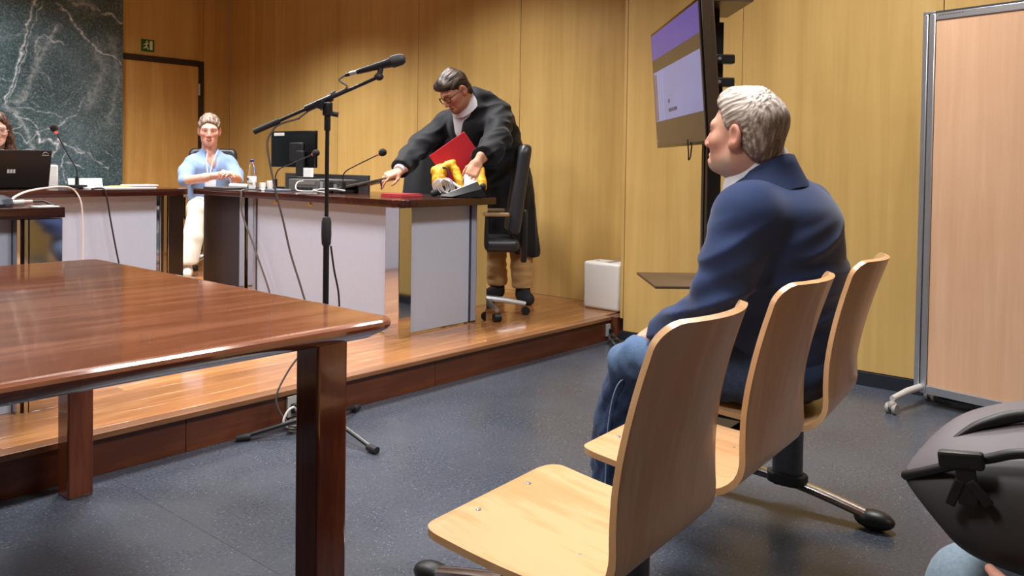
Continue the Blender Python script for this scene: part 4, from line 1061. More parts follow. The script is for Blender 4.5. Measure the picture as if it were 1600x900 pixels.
st = thing('television_stand', (3.47, 1.755, 0), 'tall black column stand with two dark shelves carrying the television', 'stand')
ux, uy = V((0.743, 0.669, 0)), V((-0.669, 0.743, 0))   # along the screen (far), out of the screen
sc_ = V((3.313, 1.894, 0)) - uy * 0.165
def sbox(a, b, name, mat, bevel=0.003):
    R3 = Matrix((ux, uy, V((0, 0, 1)))).transposed()
    MB().box(a, b, R=R3, c=sc_, bevel=bevel).make(name, mat, st)
sbox((-0.055, -0.03, 0.03), (-0.012, 0.03, 1.765), 'column', M_STEELBLK)
sbox((0.012, -0.03, 0.03), (0.055, 0.03, 1.765), 'column', M_STEELBLK)
sbox((-0.30, -0.30, 0.0), (0.30, 0.30, 0.03), 'floor_plate', M_STEELBLK, 0.006)
M_SHELF = m_plain('brown_shelf', (78, 62, 50), 0.35, grain=0.04)
sbox((-0.22, -0.12, 0.612), (0.235, 0.285, 0.624), 'shelf', M_SHELF)
sbox((-0.20, -0.115, 1.83), (0.20, 0.10, 1.842), 'top_shelf', M_SHELF)
sbox((-0.02, -0.02, 1.765), (0.02, 0.02, 1.83), 'top_shelf_neck', M_STEELBLK)
for z in (1.40, 1.50, 1.60):
    sbox((-0.16, 0.03, z - 0.022), (0.16, 0.075, z + 0.022), 'mount_rail', M_BLACK, 0.004)
    sbox((-0.10, -0.07, z - 0.02), (-0.055, 0.04, z + 0.02), 'mount_clamp', M_BLACK, 0.006)
    MB().cyl(sc_ + ux * (-0.103) + V((0, 0, z)), sc_ + ux * (-0.108) + V((0, 0, z)), 0.008).make('clamp_bolt', M_ALU, st)
sbox((-0.10, 0.055, 1.34), (-0.06, 0.135, 1.68), 'mount_arm', M_BLACK, 0.003); sbox((0.06, 0.055, 1.34), (0.10, 0.135, 1.68), 'mount_arm', M_BLACK, 0.003)
a0 = ctv - ux * 0.20 - uy * 0.01
tag(MB().tube([a0 + V((0, 0, -0.26)), a0 + V((0.01, 0, -0.315)), a0 + V((0.03, 0.01, -0.345)), a0 + V((0.055, 0.015, -0.33)), a0 + V((0.06, 0.012, -0.28)), a0 + V((0.05, 0, -0.25))], 0.003).make('cable', M_CABLEBLK), 'thin black cable looping below the television', 'cable')
tag(MB().tube([sc_ + uy * 0.04 + V((0, 0, 1.3)), sc_ + uy * 0.042 + V((0, 0, 1.0)), sc_ + uy * 0.042 + V((0, 0, 0.63))], 0.003).make('cable', m_plain('pale_wire', (150, 140, 126), 0.5)), 'thin pale wire running down the front of the stand column', 'cable')

# ------------------------------------------------------------ partition screen on castors
pt_ = thing('partition_screen', (4.3, 0.55, 0), 'aluminium framed partition of pinkish wood on castors by the right wall', 'partition')
pa = V((4.352, 1.145, 0)); pdir = V((-0.2, -0.98, 0)).normalized(); pn = V((-0.98, 0.2, 0)).normalized()
Rp = Matrix((pdir, pn, V((0, 0, 1)))).transposed()
def pbox(a, b, name, mat, bevel=0.002, par=None): return MB().box(a, b, R=Rp, c=pa, bevel=bevel).make(name, mat, par or pt_)
PW_, PT = 1.25, 1.885
pbox((0.062, -0.010, 0.10), (PW_ - 0.06, 0.010, PT - 0.045), 'board', M_SCREENWOOD)
for x in (0.0, PW_ - 0.062):
    pbox((x, -0.016, 0.06), (x + 0.026, 0.016, PT - 0.012), 'side_profile', M_ALU, 0.004)
    pbox((x + 0.031, -0.016, 0.06), (x + 0.060, 0.016, PT - 0.012), 'side_profile', M_ALU, 0.004)
    pbox((x + 0.024, -0.008, 0.06), (x + 0.034, 0.008, PT - 0.012), 'profile_groove', M_GREYSCREEN, 0)
pbox((0.06, -0.016, PT - 0.045), (PW_ - 0.06, 0.016, PT - 0.012), 'top_rail', M_ALU, 0.003)
pbox((0.06, -0.020, PT - 0.012), (PW_ - 0.06, 0.012, PT - 0.002), 'top_channel', m_plain('dark_channel', (70, 72, 76), 0.4, metal=.5), 0.001)
pbox((0.0, -0.018, PT - 0.014), (0.062, 0.018, PT), 'corner_cap', m_plain('corner_grey', (120, 116, 116), 0.4), 0.004)
pbox((0.06, -0.016, 0.06), (PW_ - 0.06, 0.016, 0.10), 'bottom_rail', M_ALU, 0.003)
m = MB()
for k in range(9): m.box((0.075 + k * 0.013, 0.016, PT - 0.024), (0.084 + k * 0.013, 0.0166, PT - 0.0215), R=Rp, c=pa)
m.make('rail_imprint', M_GREYSCREEN, pt_)
for x in (0.03, PW_ - 0.03):
    for s, L in ((1, 0.27), (-1, 0.10)):
        p0 = pa + pdir * x + V((0, 0, 0.075)); p1 = p0 + pn * (s * L) + V((0, 0, -0.005)) 
        ft = MB().tube([p0 + V((0, 0, 0.01)), p0 + pn * (s * L * 0.5) + V((0, 0, 0.008)), p1], [0.016, 0.016, 0.013], n=20, curve=False).make('foot_arm', m_plain('pale_grey_arm', (188, 184, 182), 0.4), pt_)
        w = p1 + V((0, 0, -0.045))
        m = MB()
        for q in (-0.016, 0.016): m.cyl(w + pdir * (q - 0.008), w + pdir * (q + 0.008), 0.0245, n=16)
        m.make('castor', M_GREYPL, ft)
        MB().ball(w + V((0, 0, 0.012)), (0.022, 0.022, 0.024)).make('castor_hood', m_plain('castor_grey', (140, 132, 128), 0.5), ft)
# ------------------------------------------------------------ tandem bench
XF.append(Matrix.Translation((1.29, 1.155, 0)) @ Matrix.Rotation(math.radians(4.5), 4, 'Z'))
be = thing('tandem_bench', (0.565, -0.2, 0), 'row of three light plywood seats on one beam, jacketed man on the far seat', 'bench')
def shell_profile():
    P = []   # (y, z) along the middle of the shell, front lip to top edge
    P += [(0.004, 0.4455), (-0.010, 0.4478), (-0.03, 0.448)]
    n = 12
    for k in range(1, n): 
        t = k / n; P.append((-0.03 - 0.30 * t, 0.448 - 0.024 * t - 0.006 * math.sin(math.pi * t)))
    cy, cz, R = -0.316, 0.422 + 0.085, 0.085
    for k in range(0, 10):
        a = math.radians(-90 - 4 - (78) * k / 9); P.append((cy + R * math.cos(a) * 1.0 - 0.0, cz + R * math.sin(a)))
    y0, z0 = P[-1]
    for k in range(1, 17):
        t = k / 16; P.append((y0 - 0.014 * t - 0.070 * t ** 1.7, z0 + (0.884 - z0) * t))
    return P
PR = shell_profile()
def shell_rows():
    A = np.array(PR); s = np.concatenate([[0], np.cumsum(np.linalg.norm(np.diff(A, axis=0), axis=1))]); L = s[-1]
    ex = [0.05 * (1 - math.cos(math.radians(k))) for k in range(0, 91, 10)]; ex2 = [0.045 * (1 - math.cos(math.radians(k))) for k in range(0, 91, 9)]
    ss = sorted(set([round(v, 5) for v in ex + [L - e for e in ex2] + list(np.linspace(0.065, L - 0.09, 40))]))
    rows = []
    for v in ss:
        y = np.interp(v, s, A[:, 0]); z = np.interp(v, s, A[:, 1])
        w = np.interp(v, [0, 0.30, 0.42, 0.60, L], [0.222, 0.216, 0.203, 0.192, 0.170])
        for e, r in ((v, 0.05), (L - v, 0.045)):
            if e < r: w = w - r + math.sqrt(max(0, r * r - (r - e) ** 2))
        c = np.interp(v, [0.40, 0.55, L], [0.0, 0.026, 0.060])
        e_ = 0.004; ty = (np.interp(min(v + e_, L), s, A[:, 0]) - np.interp(max(v - e_, 0), s, A[:, 0])); tz = (np.interp(min(v + e_, L), s, A[:, 1]) - np.interp(max(v - e_, 0), s, A[:, 1])); nn = math.hypot(ty, tz)
        rows.append((y, z, w, c, ty / nn, tz / nn))
    return rows
ROWS = shell_rows()
def make_shell(cx, twist=0.0, thick=0.0145):
    ct, stt = math.cos(twist), math.sin(twist); G = []; B = []
    T_ = lambda lx, ly, z: V((cx + lx * ct - (ly + 0.2) * stt, lx * stt + (ly + 0.2) * ct - 0.2, z))
    for y, z, w, c, ty, tz in ROWS:
        row = []; rb = []
        for k in range(15):
            u = -1 + 2 * k / 14; x = u * w; q = x / 0.19; yy = y + c * (q * q - 0.35)
            N = V((2 * c * q / 0.19 * tz, -tz, ty)).normalized()
            row.append(T_(x, yy, z)); rb.append(T_(x + N.x * thick, yy + N.y * thick, z + N.z * thick))
        G.append(row); B.append(rb)
    nr, nc = len(G), 15; vs = [p for r_ in G for p in r_] + [p for r_ in B for p in r_]; o = nr * nc; fs = []
    I = lambda r_, c_: r_ * nc + c_
    for r_ in range(nr - 1):
        for c_ in range(nc - 1):
            fs.append([I(r_, c_), I(r_, c_ + 1), I(r_ + 1, c_ + 1), I(r_ + 1, c_)]); fs.append([o + I(r_, c_), o + I(r_ + 1, c_), o + I(r_ + 1, c_ + 1), o + I(r_, c_ + 1)])
        fs.append([I(r_, 0), I(r_ + 1, 0), o + I(r_ + 1, 0), o + I(r_, 0)]); fs.append([I(r_, nc - 1), o + I(r_, nc - 1), o + I(r_ + 1, nc - 1), I(r_ + 1, nc - 1)])
    for c_ in range(nc - 1):
        fs.append([I(0, c_), o + I(0, c_), o + I(0, c_ + 1), I(0, c_ + 1)]); fs.append([I(nr - 1, c_), I(nr - 1, c_ + 1), o + I(nr - 1, c_ + 1), o + I(nr - 1, c_)])
    m = MB(); m._add(vs, fs); return m
for i, tw in enumerate((0.0, 0.0, math.radians(3.5))):
    cx = i * 0.565
    sh = make_shell(cx, tw).make('seat_shell', M_BENCH, be, angle=40)
    for sx in (-0.086, 0.086):
        for sy, sz in ((-0.035, 0.4478), (-0.27, 0.4242)):
            MB().lathe([(0.0, 0.0), (0.006, 0.0), (0.005, 0.001), (0.0, 0.0014)], (cx + sx, sy, sz), n=12).make('screw', M_ALU, sh)
    MB().box((cx - 0.10, -0.31, 0.372), (cx + 0.10, -0.05, 0.40), bevel=0.004).make('seat_bracket', M_STEELBLK, be)
MB().box((-0.25, -0.215, 0.318), (1.52, -0.135, 0.372), bevel=0.008).make('beam', M_STEELBLK, be)
for lx in (0.30, 1.41):
    G = []
    for k in range(17):
        t = k / 16; y = 0.40 - 0.82 * t
        z = 0.035 + 0.075 * (1 - abs(2 * t - 1.25) ** 1.6) if True else 0
        z = 0.040 + 0.062 * math.sin(math.pi * min(1, max(0, t)) ** 1.0)
        G.append((y, z))
    pts = [V((lx, y, z)) for y, z in G]
    m = MB(); vs = []; fs = []
    n = 10
    for j, p in enumerate(pts):
        for k in range(n):
            a = 2 * math.pi * k / n; vs.append(p + V((0.028 * math.cos(a), 0, 0.016 * math.sin(a))))
    for j in range(len(pts) - 1):
        for k in range(n): fs.append([j * n + k, j * n + (k + 1) % n, (j + 1) * n + (k + 1) % n, (j + 1) * n + k])
    fs += [list(range(n)), [(len(pts) - 1) * n + k for k in range(n)][::-1]]
    m._add(vs, fs); foot = m.make('foot_bar', m_plain('polished_aluminium', (206, 206, 208), 0.16, metal=1.0), be)
    for s, y in ((1, 0.42), (-1, -0.44)):
        mm = MB(); mm.ball((lx, y, 0.03), (0.038, 0.062, 0.03), n=18, m=10)
        for v in mm.bm.verts:
            if v.co.z < 0.0: v.co.z = 0.0
        mm.make('foot_cap', M_BLACK, foot)
    mm = MB()
    prof = rrect(lx - 0.028, -0.215, lx + 0.028, -0.115, 0.027, 5)
    mm.prism(prof, 0.095, 0.33); mm.make('column', m_plain('anthracite_column', (84, 86, 92), 0.3, metal=.4), be)
    mm = MB(); mm.prism(rrect(lx - 0.040, -0.232, lx + 0.040, -0.098, 0.038, 5), 0.082, 0.118, bevel=0.008); mm.make('column_collar', M_RUBBER, be)
XF.pop()
# ------------------------------------------------------------ people
M_SKIN = m_vcol('skin', rough=0.5, spec=0.35, sss=0.08, grain=0.05, gscale=90, bump=0.05, bscale=600)
M_HAIR = m_vcol('hair', rough=0.5, spec=0.35, grain=0.28, gscale=30, streak=(9, 1.2, 5), bump=0.25, bscale=60)
M_CLOTH = m_vcol('woven_cloth', rough=0.8, spec=0.2, grain=0.06, gscale=240, sheen=0.15)
M_SATIN = m_vcol('robe_cloth', rough=0.68, spec=0.22, grain=0.08, gscale=80, sheen=0.1)
M_DENIM = m_vcol('denim', rough=0.85, spec=0.15, grain=0.16, gscale=160, sheen=0.1)
M_EYE = m_plain('eye_white', (226, 220, 214), 0.2, grain=0.02)
M_IRIS = m_plain('iris_brown', (52, 36, 26), 0.15, grain=0.1)
M_LENS = glass_mat('spectacle_lens', (0.97, 0.97, 0.97))

def soft_multi(name, entries, mat, parent):
    """entries: (SDF, matrix or None, colour function, displacement or None) -> ONE mesh"""
    VV, FF, CC, off = [], [], [], 0
    for sd, M, colf, disp in entries:
        V, F = sd.mesh(); V = relax(V, F, 1)
        if disp is not None:
            N = vnormals(V, F); V = V + N * disp(V, N)[:, None].astype(np.float32)
        c = colf(V)
        W = V
        if M is not None:
            A = np.array(M, np.float32); W = V @ A[:3, :3].T + A[:3, 3]
        A = np.array(XF[-1], np.float32); W = W @ A[:3, :3].T + A[:3, 3]
        VV.append(W); FF.append(F + off); CC.append(c); off += len(V)
    V = np.concatenate(VV).astype(np.float32); F = np.concatenate(FF).astype(np.int32); Cc = np.concatenate(CC)
    me = bpy.data.meshes.new(name)
    me.vertices.add(len(V)); me.vertices.foreach_set('co', V.ravel())
    me.loops.add(F.size); me.loops.foreach_set('vertex_index', F.ravel())
    me.polygons.add(len(F)); me.polygons.foreach_set('loop_start', np.arange(0, F.size, 4, dtype=np.int32))
    me.update(calc_edges=True)
    me.polygons.foreach_set('use_smooth', np.ones(len(me.polygons), bool))
    at = me.color_attributes.new('Col', 'FLOAT_COLOR', 'POINT')
    c4 = np.ones((len(Cc), 4), np.float32); c4[:, :3] = Cc; at.data.foreach_set('color', c4.ravel())
    me.update()
    return link_mesh(name, me, mat, parent)

def flatcol(rgb):
    c = np.array(s2l(rgb), np.float32)
    return lambda P: np.repeat(c[None], len(P), 0)
def sstep(a, b, x):
    t = np.clip((x - a) / (b - a), 0, 1); return t * t * (3 - 2 * t)

def head_sdf(h=0.0028, heavy=0.0, jaw=0.0, neck=((0, -0.02, -0.06), (0, -0.05, -0.17), 0.056, 0.06), jowl=0.0):
    s = SDF((-0.115, -0.135, -0.21), (0.115, 0.14, 0.145), h)
    s.ell((0, -0.012, 0.036), (0.074, 0.094, 0.082), 0.01)
    s.ell((0, 0.03, -0.02), (0.064 + heavy, 0.062, 0.088), 0.03)
    s.ell((0, 0.03, -0.078 + jaw), (0.054 + heavy, 0.055, 0.04 + heavy), 0.03)
    s.ell((0, 0.074, -0.1 + jaw), (0.024, 0.02, 0.017), 0.03)
    if jowl: s.ell((0, 0.010, -0.092 + jaw), (0.05, 0.05, 0.028), 0.04)
    for k in (-1, 1):
        s.ell((k * 0.044, 0.056, -0.026), (0.019, 0.02, 0.016), 0.03)
        s.ell((k * 0.034, 0.100, -0.001), (0.021, 0.019, 0.013), 0.014, op='s')
        s.cone((k * 0.012, 0.087, 0.022), (k * 0.045, 0.074, 0.02), 0.009, 0.008, 0.02)
    s.cone((0, 0.088, 0.012), (0, 0.108, -0.034), 0.009, 0.0125, 0.014)
    for k in (-1, 1): s.ell((k * 0.012, 0.098, -0.039), (0.0095, 0.012, 0.008), 0.008)
    s.cone((-0.02, 0.083, -0.068), (0.02, 0.083, -0.068), 0.0065, 0.0065, 0.012).cone((-0.016, 0.083, -0.08), (0.016, 0.083, -0.08), 0.0075, 0.0075, 0.012)
    s.ell((0, 0.0925, -0.0685), (0.014, 0.006, 0.005), 0.006).ell((0, 0.0925, -0.0795), (0.013, 0.006, 0.0055), 0.006)
    s.cone((-0.026, 0.091, -0.0745), (0.026, 0.091, -0.0745), 0.0032, 0.0032, 0.005, op='s')
    if jowl:
        for k in (-1, 1): s.cone((k * 0.019, 0.097, -0.040), (k * 0.036, 0.080, -0.078), 0.0022, 0.003, 0.010, op='s')
    for k in (-1, 1):   # ears
        R = Matrix.Rotation(math.radians(-12), 4, 'X') @ Matrix.Rotation(math.radians(k * 22), 4, 'Z')
        s.ell((k * 0.080, -0.012, -0.006), (0.010, 0.021, 0.034), 0.008, R)
        s.ell((k * 0.078, -0.006, -0.03), (0.009, 0.012, 0.013), 0.008)
        s.ell((k * 0.090, -0.010, -0.002), (0.0065, 0.011, 0.020), 0.005, R, op='s')
    s.cone(neck[0], neck[1], neck[2], neck[3], 0.04)
    for k in (-1, 1):   # eyelids
        s.cone((k * 0.021, 0.0865, 0.0065), (k * 0.043, 0.0805, 0.0055), 0.0045, 0.004, 0.005)
        s.cone((k * 0.022, 0.084, -0.007), (k * 0.042, 0.079, -0.006), 0.0035, 0.0035, 0.005)
    return s

def skin_col(base, lip, beard=None, brow=None, ruddy=(176, 96, 78)):
    b = np.array(s2l(base)); l = np.array(s2l(lip)); rd = np.array(s2l(ruddy))
    def f(P):
        x, y, z = P[:, 0], P[:, 1], P[:, 2]
        C = np.repeat(b[None], len(P), 0)
        w = 0.45 * np.exp(-((np.abs(x) - 0.045) ** 2 / 0.0008 + (z + 0.03) ** 2 / 0.0009)) * (y > 0.02) + 0.5 * np.exp(-(x ** 2 / 0.0004 + (z + 0.035) ** 2 / 0.0004)) * (y > 0.09) + 0.4 * (np.abs(x) > 0.077)
        C = C + (rd - C) * np.clip(w, 0, 1)[:, None]
        w = np.exp(-(x ** 2 / 0.00045 + (z + 0.0745) ** 2 / 0.00007)) * (y > 0.083)
        C = C + (l - C) * np.clip(w, 0, 1)[:, None]
        if beard is not None:
            bc = np.array(s2l(beard[0]))
            line = -0.078 + 0.55 * np.clip(0.055 - y, 0, 0.05) + 0.004 * np.sin(x * 90)
            w = sstep(0.004, -0.022, z - line) * sstep(-0.012, 0.012, y + 0.0) * sstep(-0.135, -0.12, z) * beard[1]
            st = np.exp(-((np.abs(x)) ** 2 / 0.0011 + (z + 0.057) ** 2 / 0.00006)) * (y > 0.075) * beard[1]
            w = np.maximum(w, 0.85 * sstep(-0.078, -0.096, z) * sstep(0.045, 0.075, y) * beard[1] / 0.6)
            lipm = 1 - np.exp(-(x ** 2 / 0.0004 + (z + 0.0745) ** 2 / 0.00005)) * (y > 0.083)
            w = np.maximum(w, st) * lipm
            C = C + (bc - C) * np.clip(w, 0, 1)[:, None]
        if brow is not None:
            bc = np.array(s2l(brow)); ax = np.abs(x)
            w = np.exp(-((z - 0.0215 - 0.06 * (0.03 - np.abs(ax - 0.03))) ** 2 / 0.000028)) * sstep(0.008, 0.014, ax) * sstep(0.052, 0.046, ax) * (y > 0.06)
            C = C + (bc - C) * (0.75 * np.clip(w, 0, 1))[:, None]
        return C
    return f

def eyes(M, parent, look=(0, 1, -0.1), lens=False):
    XF.append(XF[-1] @ M); L = Vector(look).normalized()
    for k in (-1, 1):
        c = V((k * 0.032, 0.0745, 0.0))
        e = MB().ball(c, 0.0118, n=14, m=10).make('eye', M_EYE, parent)
        MB().ball(c + L * 0.0075, 0.0056, n=12, m=8).make('iris', M_IRIS, e)
    XF.pop()

def glasses(M, parent, mat, r=0.0022, w=0.024, hh=0.019, round_=False):
    XF.append(XF[-1] @ M)
    m = MB()
    for k in (-1, 1):
        c = V((k * 0.033, 0.101, -0.002)); pts = []
        for i in range(17):
            a = 2 * math.pi * i / 16; ex = 0.75 if not round_ else 1
            ca, sa = math.cos(a), math.sin(a)
            pts.append(c + V((w * math.copysign(abs(ca) ** ex, ca), -0.006 * abs(ca * k + 0.0) if ca * k > 0 else 0, hh * math.copysign(abs(sa) ** ex, sa))))
        m.tube(pts, r, n=6, sub=2)
        m.tube([c + V((k * w, -0.006, 0.006)), V((k * 0.068, 0.085, 0.004)), V((k * 0.080, 0.03, 0.004)), V((k * 0.083, -0.01, 0.0))], r * 0.9, n=6, sub=4)
    m.tube([V((-0.010, 0.102, 0.004)), V((0, 0.106, 0.007)), V((0.010, 0.102, 0.004))], r, n=6)
    g = m.make('glasses', mat, parent)
    XF.pop(); return g

def cap_hair(s, front=(0.088, 0.076), earp=(0.02, -0.005), nape=(-0.085, -0.088), r=(0.084, 0.105, 0.094), c=(0, -0.014, 0.044)):
    s.ell(c, r, 0.01)
    s.ell((0, -0.045, -0.03), (0.074, 0.062, 0.07), 0.03)
    dy, dz = front[0] - earp[0], front[1] - earp[1]
    s.cut((0, earp[0], earp[1]), (0, dz, -dy), 0.012)
    dy, dz = earp[0] - nape[0], earp[1] - nape[1]
    s.cut((0, earp[0], earp[1]), (0, dz, -dy), 0.006)
    for k in (-1, 1): s.ell((k * 0.088, -0.008, -0.004), (0.026, 0.026, 0.036), 0.006, op='s')
    return s

def hair_col(c1, c2, f=None):
    a, b = np.array(s2l(c1)), np.array(s2l(c2))
    def g(P):
        t = 0.5 + 0.9 * fbm(P, (60, 14, 34), 2)
        if f is not None: t = t + f(P)
        return a + (b - a) * np.clip(t, 0, 1)[:, None]
    return g

def hand_sdf(thumb=1, curl=0.6, spread=0.06, thumb_in=0.4, h=0.003, fore=0.05):
    """local: y to the fingers, z back of the hand, thumb at +x*thumb"""
    s = SDF((-0.075, -0.07, -0.11), (0.075, 0.21, 0.05), h)
    s.cone((0, -fore, 0), (0, 0.0, 0), 0.027, 0.025, 0.02)
    s.rbox((0, 0.05, -0.002), (0.040, 0.05, 0.0145), 0.013, 0.02)
    s.cone((0, 0, 0), (thumb * 0.015, 0.06, -0.004), 0.022, 0.018, 0.02)
    ln = (0.040, 0.046, 0.042, 0.033)
    for i in range(4):
        x = thumb * (0.031 - 0.0205 * i); p = V((x, 0.092 - (0.004 if i in (0, 3) else 0) - (0.006 if i == 3 else 0), 0.001)); r = (0.0088, 0.0092, 0.0088, 0.0077)[i]
        cc = curl[i] if isinstance(curl, (tuple, list)) else curl
        sx = thumb * spread * (1.5 - i); ang = 0.12
        s.cone((x * 0.8, 0.05, 0), p, 0.010, r, 0.012)
        for j, f in enumerate((1.0, 0.62, 0.48)):
            ang += cc * (0.75, 1.0, 0.7)[j]
            q = p + V((math.sin(sx) * math.cos(ang), math.cos(ang) * math.cos(sx), -math.sin(ang))) * (ln[i] * f)
            s.cone(p, q, r, r * 0.9, 0.003); p = q; r *= 0.9
    p = V((thumb * 0.026, 0.018, -0.006))
    d = V((thumb * (0.80 - thumb_in * 0.5), 0.62, -0.15 - thumb_in * 0.5)).normalized()
    q = p + d * 0.042; s.cone(p, q, 0.0145, 0.011, 0.015)
    d2 = (d + V((-thumb * thumb_in * 0.9, 0.35, -0.1))).normalized(); w = q + d2 * 0.030; s.cone(q, w, 0.0105, 0.0095, 0.004)
    d3 = (d2 + V((-thumb * thumb_in * 0.5, 0.3, 0))).normalized(); s.cone(w, w + d3 * 0.024, 0.0095, 0.0075, 0.003)
    return s
def hand_col(base, ruddy):
    b = np.array(s2l(base)); r = np.array(s2l(ruddy))
    def f(P):
        w = np.clip(sstep(0.10, 0.19, P[:, 1]) * 0.7 + 0.3 * fbm(P, 30, 2), 0, 1)
        return b + (r - b) * w[:, None]
    return f

# ============ A: seated man in the blue jacket
pA = thing('person', (2.42, 1.0, 0.0), 'seated man with swept-back grey hair, dark blue jacket and blue jeans', 'person')
MA = frame((2.316, 1.092, 1.226), (0.02, 1.0, 0.10), scale=1.06)
skinA = ((200, 152, 130), (166, 100, 90))
core = SDF((1.98, 0.75, 0.02), (2.8, 1.75, 1.2), 0.012)
core.ell((2.42, 1.04, 0.60), (0.16, 0.11, 0.10), 0.05).ell((2.42, 1.03, 0.85), (0.16, 0.11, 0.2), 0.06).cone((2.40, 1.01, 1.0), (2.36, 1.04, 1.12), 0.065, 0.058, 0.05)
core.chain([((2.24, 1.03, 1.0), 0.05), ((2.16, 1.08, 0.76), 0.040), ((2.18, 1.23, 0.66), 0.026)], 0.04)
core.chain([((2.60, 1.03, 1.0), 0.05), ((2.67, 1.1, 0.78), 0.042), ((2.56, 1.30, 0.655), 0.03)], 0.04)
core.chain([((2.31, 1.02, 0.55), 0.075), ((2.18, 1.36, 0.53), 0.05), ((2.195, 1.45, 0.12), 0.036)], 0.04)
core.chain([((2.53, 1.02, 0.55), 0.075), ((2.60, 1.36, 0.53), 0.05), ((2.60, 1.45, 0.12), 0.036)], 0.04)
hL = frame((2.204, 1.304, 0.624), (0.50, 0.80, -0.20), up=(-0.5, 0.2, 1)); hR = frame((2.545, 1.315, 0.648), (-0.1, 1.0, -0.16), up=(0.2, 0.1, 1))
hc = hand_col((204, 154, 132), (206, 132, 112))
soft_multi('body', [(head_sdf(heavy=0.0, jaw=0.009, jowl=1, neck=((0, -0.022, -0.06), (0.035, -0.055, -0.17), 0.061, 0.064)), MA, skin_col(skinA[0], skinA[1], beard=((180, 164, 150), 0.6), brow=(96, 80, 70)), None),
    (hand_sdf(1, 0.38, fore=0.02), hL, hc, None), (hand_sdf(-1, 0.38), hR, hc, None), (core, None, flatcol(skinA[0]), None)], M_SKIN, pA)
eyes(MA, pA)
s = SDF((-0.115, -0.15, -0.13), (0.115, 0.13, 0.165), 0.0028)
cap_hair(s, front=(0.066, 0.080), earp=(0.022, 0.002), nape=(-0.09, -0.092), r=(0.083, 0.108, 0.089), c=(0, -0.014, 0.040))
s.cone((-0.03, 0.050, 0.092), (0.03, 0.050, 0.092), 0.022, 0.022, 0.03).cone((0, 0.04, 0.104), (0, -0.03, 0.112), 0.02, 0.014, 0.04)
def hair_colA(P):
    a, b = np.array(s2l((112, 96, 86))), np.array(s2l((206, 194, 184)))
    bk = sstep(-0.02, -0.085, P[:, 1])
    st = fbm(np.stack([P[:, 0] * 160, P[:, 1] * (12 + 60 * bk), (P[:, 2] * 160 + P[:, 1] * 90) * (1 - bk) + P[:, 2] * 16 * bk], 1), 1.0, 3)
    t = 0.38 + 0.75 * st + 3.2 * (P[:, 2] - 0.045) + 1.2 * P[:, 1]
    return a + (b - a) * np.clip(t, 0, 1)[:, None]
def hdisp(P, N):
    lo = sstep(0.02, 0.08, P[:, 2])
    bk = sstep(-0.02, -0.085, P[:, 1])
    tg = np.stack([P[:, 0] * 110 + P[:, 2] * 20 * (1 - bk), P[:, 1] * (9 + 50 * bk), (P[:, 2] * 110 + P[:, 1] * 62) * (1 - bk) + P[:, 2] * 12 * bk], 1)
    return (0.0008 + 0.0018 * lo) * fbm(tg, 1.0, 2) - 0.0012
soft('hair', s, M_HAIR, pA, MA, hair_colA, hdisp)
# jacket
j = SDF((1.95, 0.68, 0.42), (2.88, 1.42, 1.24), 0.008)
j.ell((2.43, 1.01, 0.58), (0.215, 0.175, 0.15), 0.05).ell((2.43, 1.04, 0.74), (0.215, 0.205, 0.18), 0.08).ell((2.42, 1.03, 0.90), (0.235, 0.195, 0.19), 0.08)
j.ell((2.41, 1.01, 0.985), (0.18, 0.12, 0.075), 0.07).ell((2.40, 1.02, 1.045), (0.105, 0.08, 0.055), 0.06)
j.cone((2.23, 1.03, 0.975), (2.58, 1.04, 0.972), 0.082, 0.08, 0.06)
j.chain([((2.205, 1.02, 1.0), 0.088), ((2.165, 1.05, 0.88), 0.078), ((2.14, 1.08, 0.765), 0.07), ((2.160, 1.17, 0.693), 0.058), ((2.195, 1.30, 0.632), 0.043)], 0.035)
j.chain([((2.63, 1.03, 1.0), 0.088), ((2.69, 1.10, 0.77), 0.07), ((2.56, 1.30, 0.655), 0.048)], 0.035)
j.cone((2.31, 1.03, 1.03), (2.21, 1.03, 0.985), 0.068, 0.082, 0.05).cone((2.45, 1.03, 1.03), (2.57, 1.04, 0.98), 0.068, 0.08, 0.05).ell((2.40, 0.975, 0.975), (0.17, 0.085, 0.09), 0.06)
j.cut((2.42, 0.848, 0.55), (0.14, -0.99, -0.26), 0.01)
j.cut((2.195, 1.305, 0.63), (0.35, 1, -0.45), 0.004)
# neck hole and lapel line
j.cone((2.358, 1.05, 1.04), (2.30, 1.10, 1.25), 0.084, 0.10, 0.012, op='s')
j.cone((2.38, 1.16, 1.09), (2.40, 1.27, 0.85), 0.055, 0.02, 0.01, op='s')
def jdisp(P, N):
    u = 0.652 * P[:, 0] - 0.758 * P[:, 1]; t = P[:, 2] - 0.42 * u
    fold = 0.5 - np.abs(fbm(np.stack([t * 15, u * 3.5, P[:, 0] * 2], 1), 1.0, 1)) * 3.0
    side = sstep(2.36, 2.24, P[:, 0]) + sstep(0.98, 0.9, P[:, 1])
    return 0.010 * np.clip(fold, -0.8, 0.6) * np.clip(side, 0.25, 1) * sstep(1.02, 0.92, P[:, 2]) + 0.005 * fbm(P, (4, 4, 4), 1)
soft('jacket', j, M_CLOTH, pA, None, flatcol((36, 52, 90)), jdisp, rel=2)
def collar(rows, a0, a1, n, name, mat, parent, thick=0.004):
    """rows: (centre, radius_x, radius_y, tilt) from the lower hem to the upper fold"""
    G = []
    for c, rx, ry, tilt in rows:
        row = []
        for k in range(n + 1):
            a = math.radians(a0 + (a1 - a0) * k / n)
            row.append(V((c[0] + rx * math.cos(a), c[1] + ry * math.sin(a), c[2] - tilt * math.sin(a))))
        G.append(row)
    return MB().grid_shell(G, thick).make(name, mat, parent, angle=60)
M_WHITESHIRT = m_plain('white_shirt', (228, 228, 234), 0.75, grain=0.03, gscale=200)
